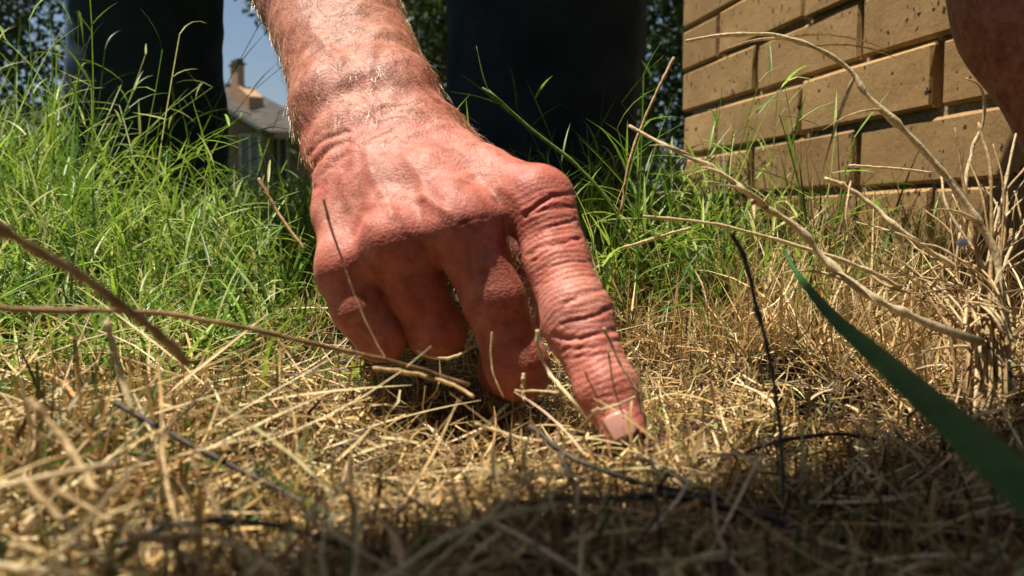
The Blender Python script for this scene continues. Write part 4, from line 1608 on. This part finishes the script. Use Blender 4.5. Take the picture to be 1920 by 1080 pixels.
stem("straw", "broad bright straw lying at the bottom edge at left", "straw",
     [(-20, 1062, .14), (80, 1072, .14), (190, 1085, .14)], 22, M_PALE, 0, 0)
stem("straw", "stubby orange straw at the bottom left in front of the dark twig", "straw",
     [(235, 1000, .15), (300, 1008, .15), (370, 1003, .15)], 24, M_STALK, 0, 0)
stem("grass_sprig", "slender brown stem standing in front of the little finger", "grass stem",
     [(606, 370, .29), (622, 430, .29), (642, 490, .29), (668, 562, .288), (700, 632, .285), (726, 680, .282)], 6, M_BROWN, 1, 0)
stem("grass_sprig", "dry brown stem bent over in the green grass left of the hand", "grass stem",
     [(486, 335, .50), (506, 372, .495), (530, 412, .49), (572, 470, .48)], 9, M_BROWN, 2, 1)
stem("grass_sprig", "thin brown stem leaning left beside the far edge of the bricks", "grass stem",
     [(1264, 108, .46), (1234, 168, .455), (1202, 240, .45), (1178, 310, .445), (1165, 400, .44)], 8, M_BROWN, 2, 1)
gs = stem("grass_sprig", "fresh green grass stem with a leafy joint reaching up before the jeans leg", "grass stem",
          [(912, 170, .56), (940, 196, .555), (1000, 245, .55), (1090, 318, .54), (1165, 415, .53), (1205, 500, .52)], 8, M_GSTEM, 0, 0, taper=(1.3, .8))
for pts, w_ in (([(918, 178, .558), (905, 140, .56), (893, 86, .565)], 7), ([(925, 184, .557), (900, 165, .555), (868, 142, .55)], 5),
                ([(935, 194, .556), (890, 180, .55), (845, 172, .545)], 6), ([(906, 166, .56), (935, 186, .553), (990, 238, .548)], 11)):
    P = catmull([at(*p) for p in pts], 5)
    V, Fc = tube(P, .5 * w_ * .555 / F_PX * np.interp(np.linspace(0, 1, len(P)), (0, .4, 1), (1, .9, .2)), 6, .4)
    lf = mesh_np("grass_leaf", V, Fc, M_GSTEM, offset=np.array(gs.location))
    lf.parent = gs
    lf.location = (0, 0, 0)
for lab, pts, w_, mt in (
        ("bent pale straw standing between the curled fingers and the index finger", [(1008, 618, 0.2920), (1010, 655, 0.2920), (1030, 700, 0.2900), (1068, 745, 0.2720), (1104, 792, 0.2690)], 9, M_PALE),
        ("short pale straw leaning on the middle of the pressing finger", [(1131, 614, 0.2720), (1148, 648, 0.2720), (1164, 686, 0.2710), (1200, 740, 0.2690)], 7, M_STALK),
        ("tiny pale straw lying across the pressing finger just above its nail", [(1110, 771, 0.2700), (1150, 762, 0.2695), (1192, 744, 0.2690)], 7, M_PALE),
        ("dry stem with a kink standing before the right side of the pressing finger", [(1180, 640, 0.2740), (1196, 690, 0.2720), (1205, 760, 0.2700), (1216, 830, 0.2680)], 7, M_STALK),
        ("hair thin dark stem standing before the last joint of the finger", [(1096, 694, 0.2710), (1112, 730, 0.2705), (1132, 772, 0.2700)], 4, M_BROWN),
        ("dark thin stem crossing the middle of the last finger joint", [(1140, 655, 0.2705), (1150, 720, 0.2700), (1170, 785, 0.2690)], 4.5, M_BROWN),
        ("pale strand curving under the ring finger like a loop", [(785, 658, 0.3300), (803, 668, 0.3270), (838, 672, 0.3250), (868, 662, 0.3270), (884, 650, 0.3300)], 8, M_PALE),
        ("thin pale stem standing in front of the middle finger", [(922, 622, 0.3050), (921, 665, 0.3030), (926, 705, 0.3000), (945, 745, 0.2980)], 5, M_STALK),
        ("short pale straw with a knob standing at the foot of the middle finger", [(980, 702, 0.2900), (981, 725, 0.2900), (983, 752, 0.2880)], 9, M_PALE),
        ("level pale straw in the shadow between middle and index finger", [(965, 733, 0.2950), (1012, 733, 0.2940), (1062, 738, 0.2770)], 6, M_PALE),
        ("bright flat straw lying on the thatch below the curled fingers", [(893, 796, 0.2620), (945, 812, 0.2600), (1002, 830, 0.2570)], 9, M_PALE),
        ("curved orange brown straw in front of the little finger", [(700, 690, 0.2750), (790, 704, 0.2750), (850, 722, 0.2730), (890, 745, 0.2700)], 10, M_STALK)):
    stem("straw", lab, "straw", pts, w_, mt, 0, 0, wob=.7)

# wide green blade crossing the lower right, close to the lens
P = catmull([at(*p) for p in ((1470, 470, .335), (1500, 520, .31), (1560, 592, .265), (1650, 672, .215), (1760, 768, .17), (1880, 872, .138), (2010, 985, .115))], 8)
K = len(P)
Wb = np.interp(np.linspace(0, 1, K), (0, .17, .33, .5, .67, .83, 1), (.0007, .0019, .0038, .0054, .0066, .0074, .0080))
T_ = np.gradient(P, axis=0)
T_ /= np.linalg.norm(T_, axis=1)[:, None]
sdv = np.cross(T_, P - np.array((0.02, 0.0, CAM_H + .02)))
sdv /= np.linalg.norm(sdv, axis=1)[:, None]
upv = np.cross(sdv, T_)
q = np.linspace(-1, 1, 9)
V = (P[:, None] + sdv[:, None] * (Wb[:, None] * .5 * q[None])[..., None] + upv[:, None] * (Wb[:, None] * (.10 * q[None] ** 2 + .012 * np.cos(q[None] * 22)))[..., None]).reshape(-1, 3)
Fc = np.array([(i * 9 + j, i * 9 + j + 1, i * 9 + j + 10, i * 9 + j + 9) for i in range(K - 1) for j in range(8)])
wb = mesh_np("broad_grass", V, Fc, M_WIDE, offset=P[K // 2])
wb.modifiers.new("thick", 'SOLIDIFY').thickness = .0003
tag(wb, "wide dark green grass blade slanting across the lower right close by", "grass blade")

# dry clump at the right: a bunch of old stems from one foot
CL = empty("dry_clump", tuple(at(1870, 930, .31)))
tag(CL, "bunched dry grass clump with splayed straw tops at the right edge", "grass clump")
fan = [(1735, 395), (1765, 330), (1790, 240), (1815, 300), (1840, 345), (1862, 270), (1885, 330), (1905, 250), (1925, 310), (1800, 420), (1950, 380), (1780, 480), (1835, 230), (1870, 380), (1895, 430), (1720, 455)]
for k, (tx, ty) in enumerate(fan):
    rr2 = np.random.default_rng(k + 200)
    by = rr2.uniform(-45, 45)
    dY = rr2.uniform(-.02, .03)
    mt = (M_STALK, M_PALE, M_BROWN)[k % 3]
    stem("stalk", None, None, [(tx, ty, .385 + dY), (tx * .55 + 1855 * .45 + rr2.normal(0, 12), ty * .6 + 500 * .4, .375 + dY), (1852 + by * .6, 560, .36 + dY * .6),
                                (1850 + by, 720, .34 + dY * .4), (1845 + by, 850, .322 + dY * .2), (1855 + by, 960, .31)], rr2.uniform(6, 13), mt, 3, 1 + k % 2, parent=CL, taper=(.5, 1.2))
for k in range(64):
    rr2 = np.random.default_rng(k + 300)
    up_ = k % 3 != 0
    bx, by_ = 1850 + rr2.normal(0, 55), (600 + rr2.uniform(-60, 120)) if up_ else (820 + rr2.uniform(-80, 220))
    ang = rr2.normal(-1.75 if up_ else -1.5, .65)
    Lk = rr2.uniform(130, 360)
    b1 = rr2.normal(0, .8)
    y0_ = .345 if up_ else .315
    pts = [(bx + Lk * q_ * math.cos(ang + b1 * q_), by_ + Lk * q_ * math.sin(ang + b1 * q_), y0_ + .045 * q_ + rr2.normal(0, .005)) for q_ in (0, .25, .5, .75, 1)]
    stem("stalk", None, None, pts, rr2.uniform(3, 7), (M_PALE, M_STALK, M_PALE, M_STALK, M_BROWN)[k % 5] if up_ else (M_BROWN, M_STALK, M_TWIG)[k % 9 // 3], 2, 1 + k % 2, parent=CL, taper=(1.1, .5))

M_HUSK = plain("husk", (0.80, 0.78, 0.72), 0.5, 0.3, 200, 0.06)
# tiny white husk caught in the clump
P0 = at(1803, 455, .31)
V, Fc = surface(lambda P: ellipsoid(P - np.array((0, 0, .0)), np.zeros(3), (.0018, .0014, .0016)) + 0.0002 * np.sin(P[:, 0] * 2500) * np.sin(P[:, 2] * 2100), np.full(3, -.003), np.full(3, .003), .0003)
tag(mesh_np("seed_husk", V + P0, Fc, M_HUSK, offset=P0), "tiny white seed husk caught among the dry stems by the clump", "seed husk")

# reddish dead leaf curled in the hollow
hl = np.array((HOLE[0] - .004, HOLE[1] + .012, ground_z(HOLE[0], HOLE[1]) + .022))
lu = np.linspace(0, 1, 9)
LV = []
for u in lu:
    wv_ = .0065 * math.sin(math.pi * (u * .93 + .04))
    for q_ in np.linspace(-1, 1, 5):
        LV.append(hl + np.array(((u - .5) * .028, .006 * math.sin(u * 3) + q_ * wv_ * .5, q_ * wv_ * .8 + .005 * math.sin(u * 5) - .003 * abs(q_))))
LF = np.array([(i * 5 + j, i * 5 + j + 1, i * 5 + j + 6, i * 5 + j + 5) for i in range(8) for j in range(4)])
dl_ = mesh_np("dead_leaf", np.array(LV), LF, plain("dead_leaf", (0.20, 0.065, 0.03), 0.7, 0.3, 160, 0.4), offset=hl)
dl_.modifiers.new("thick", 'SOLIDIFY').thickness = .0003
tag(dl_, "reddish brown dead leaf curled in the dark hollow right of the fingertip", "dead leaf")
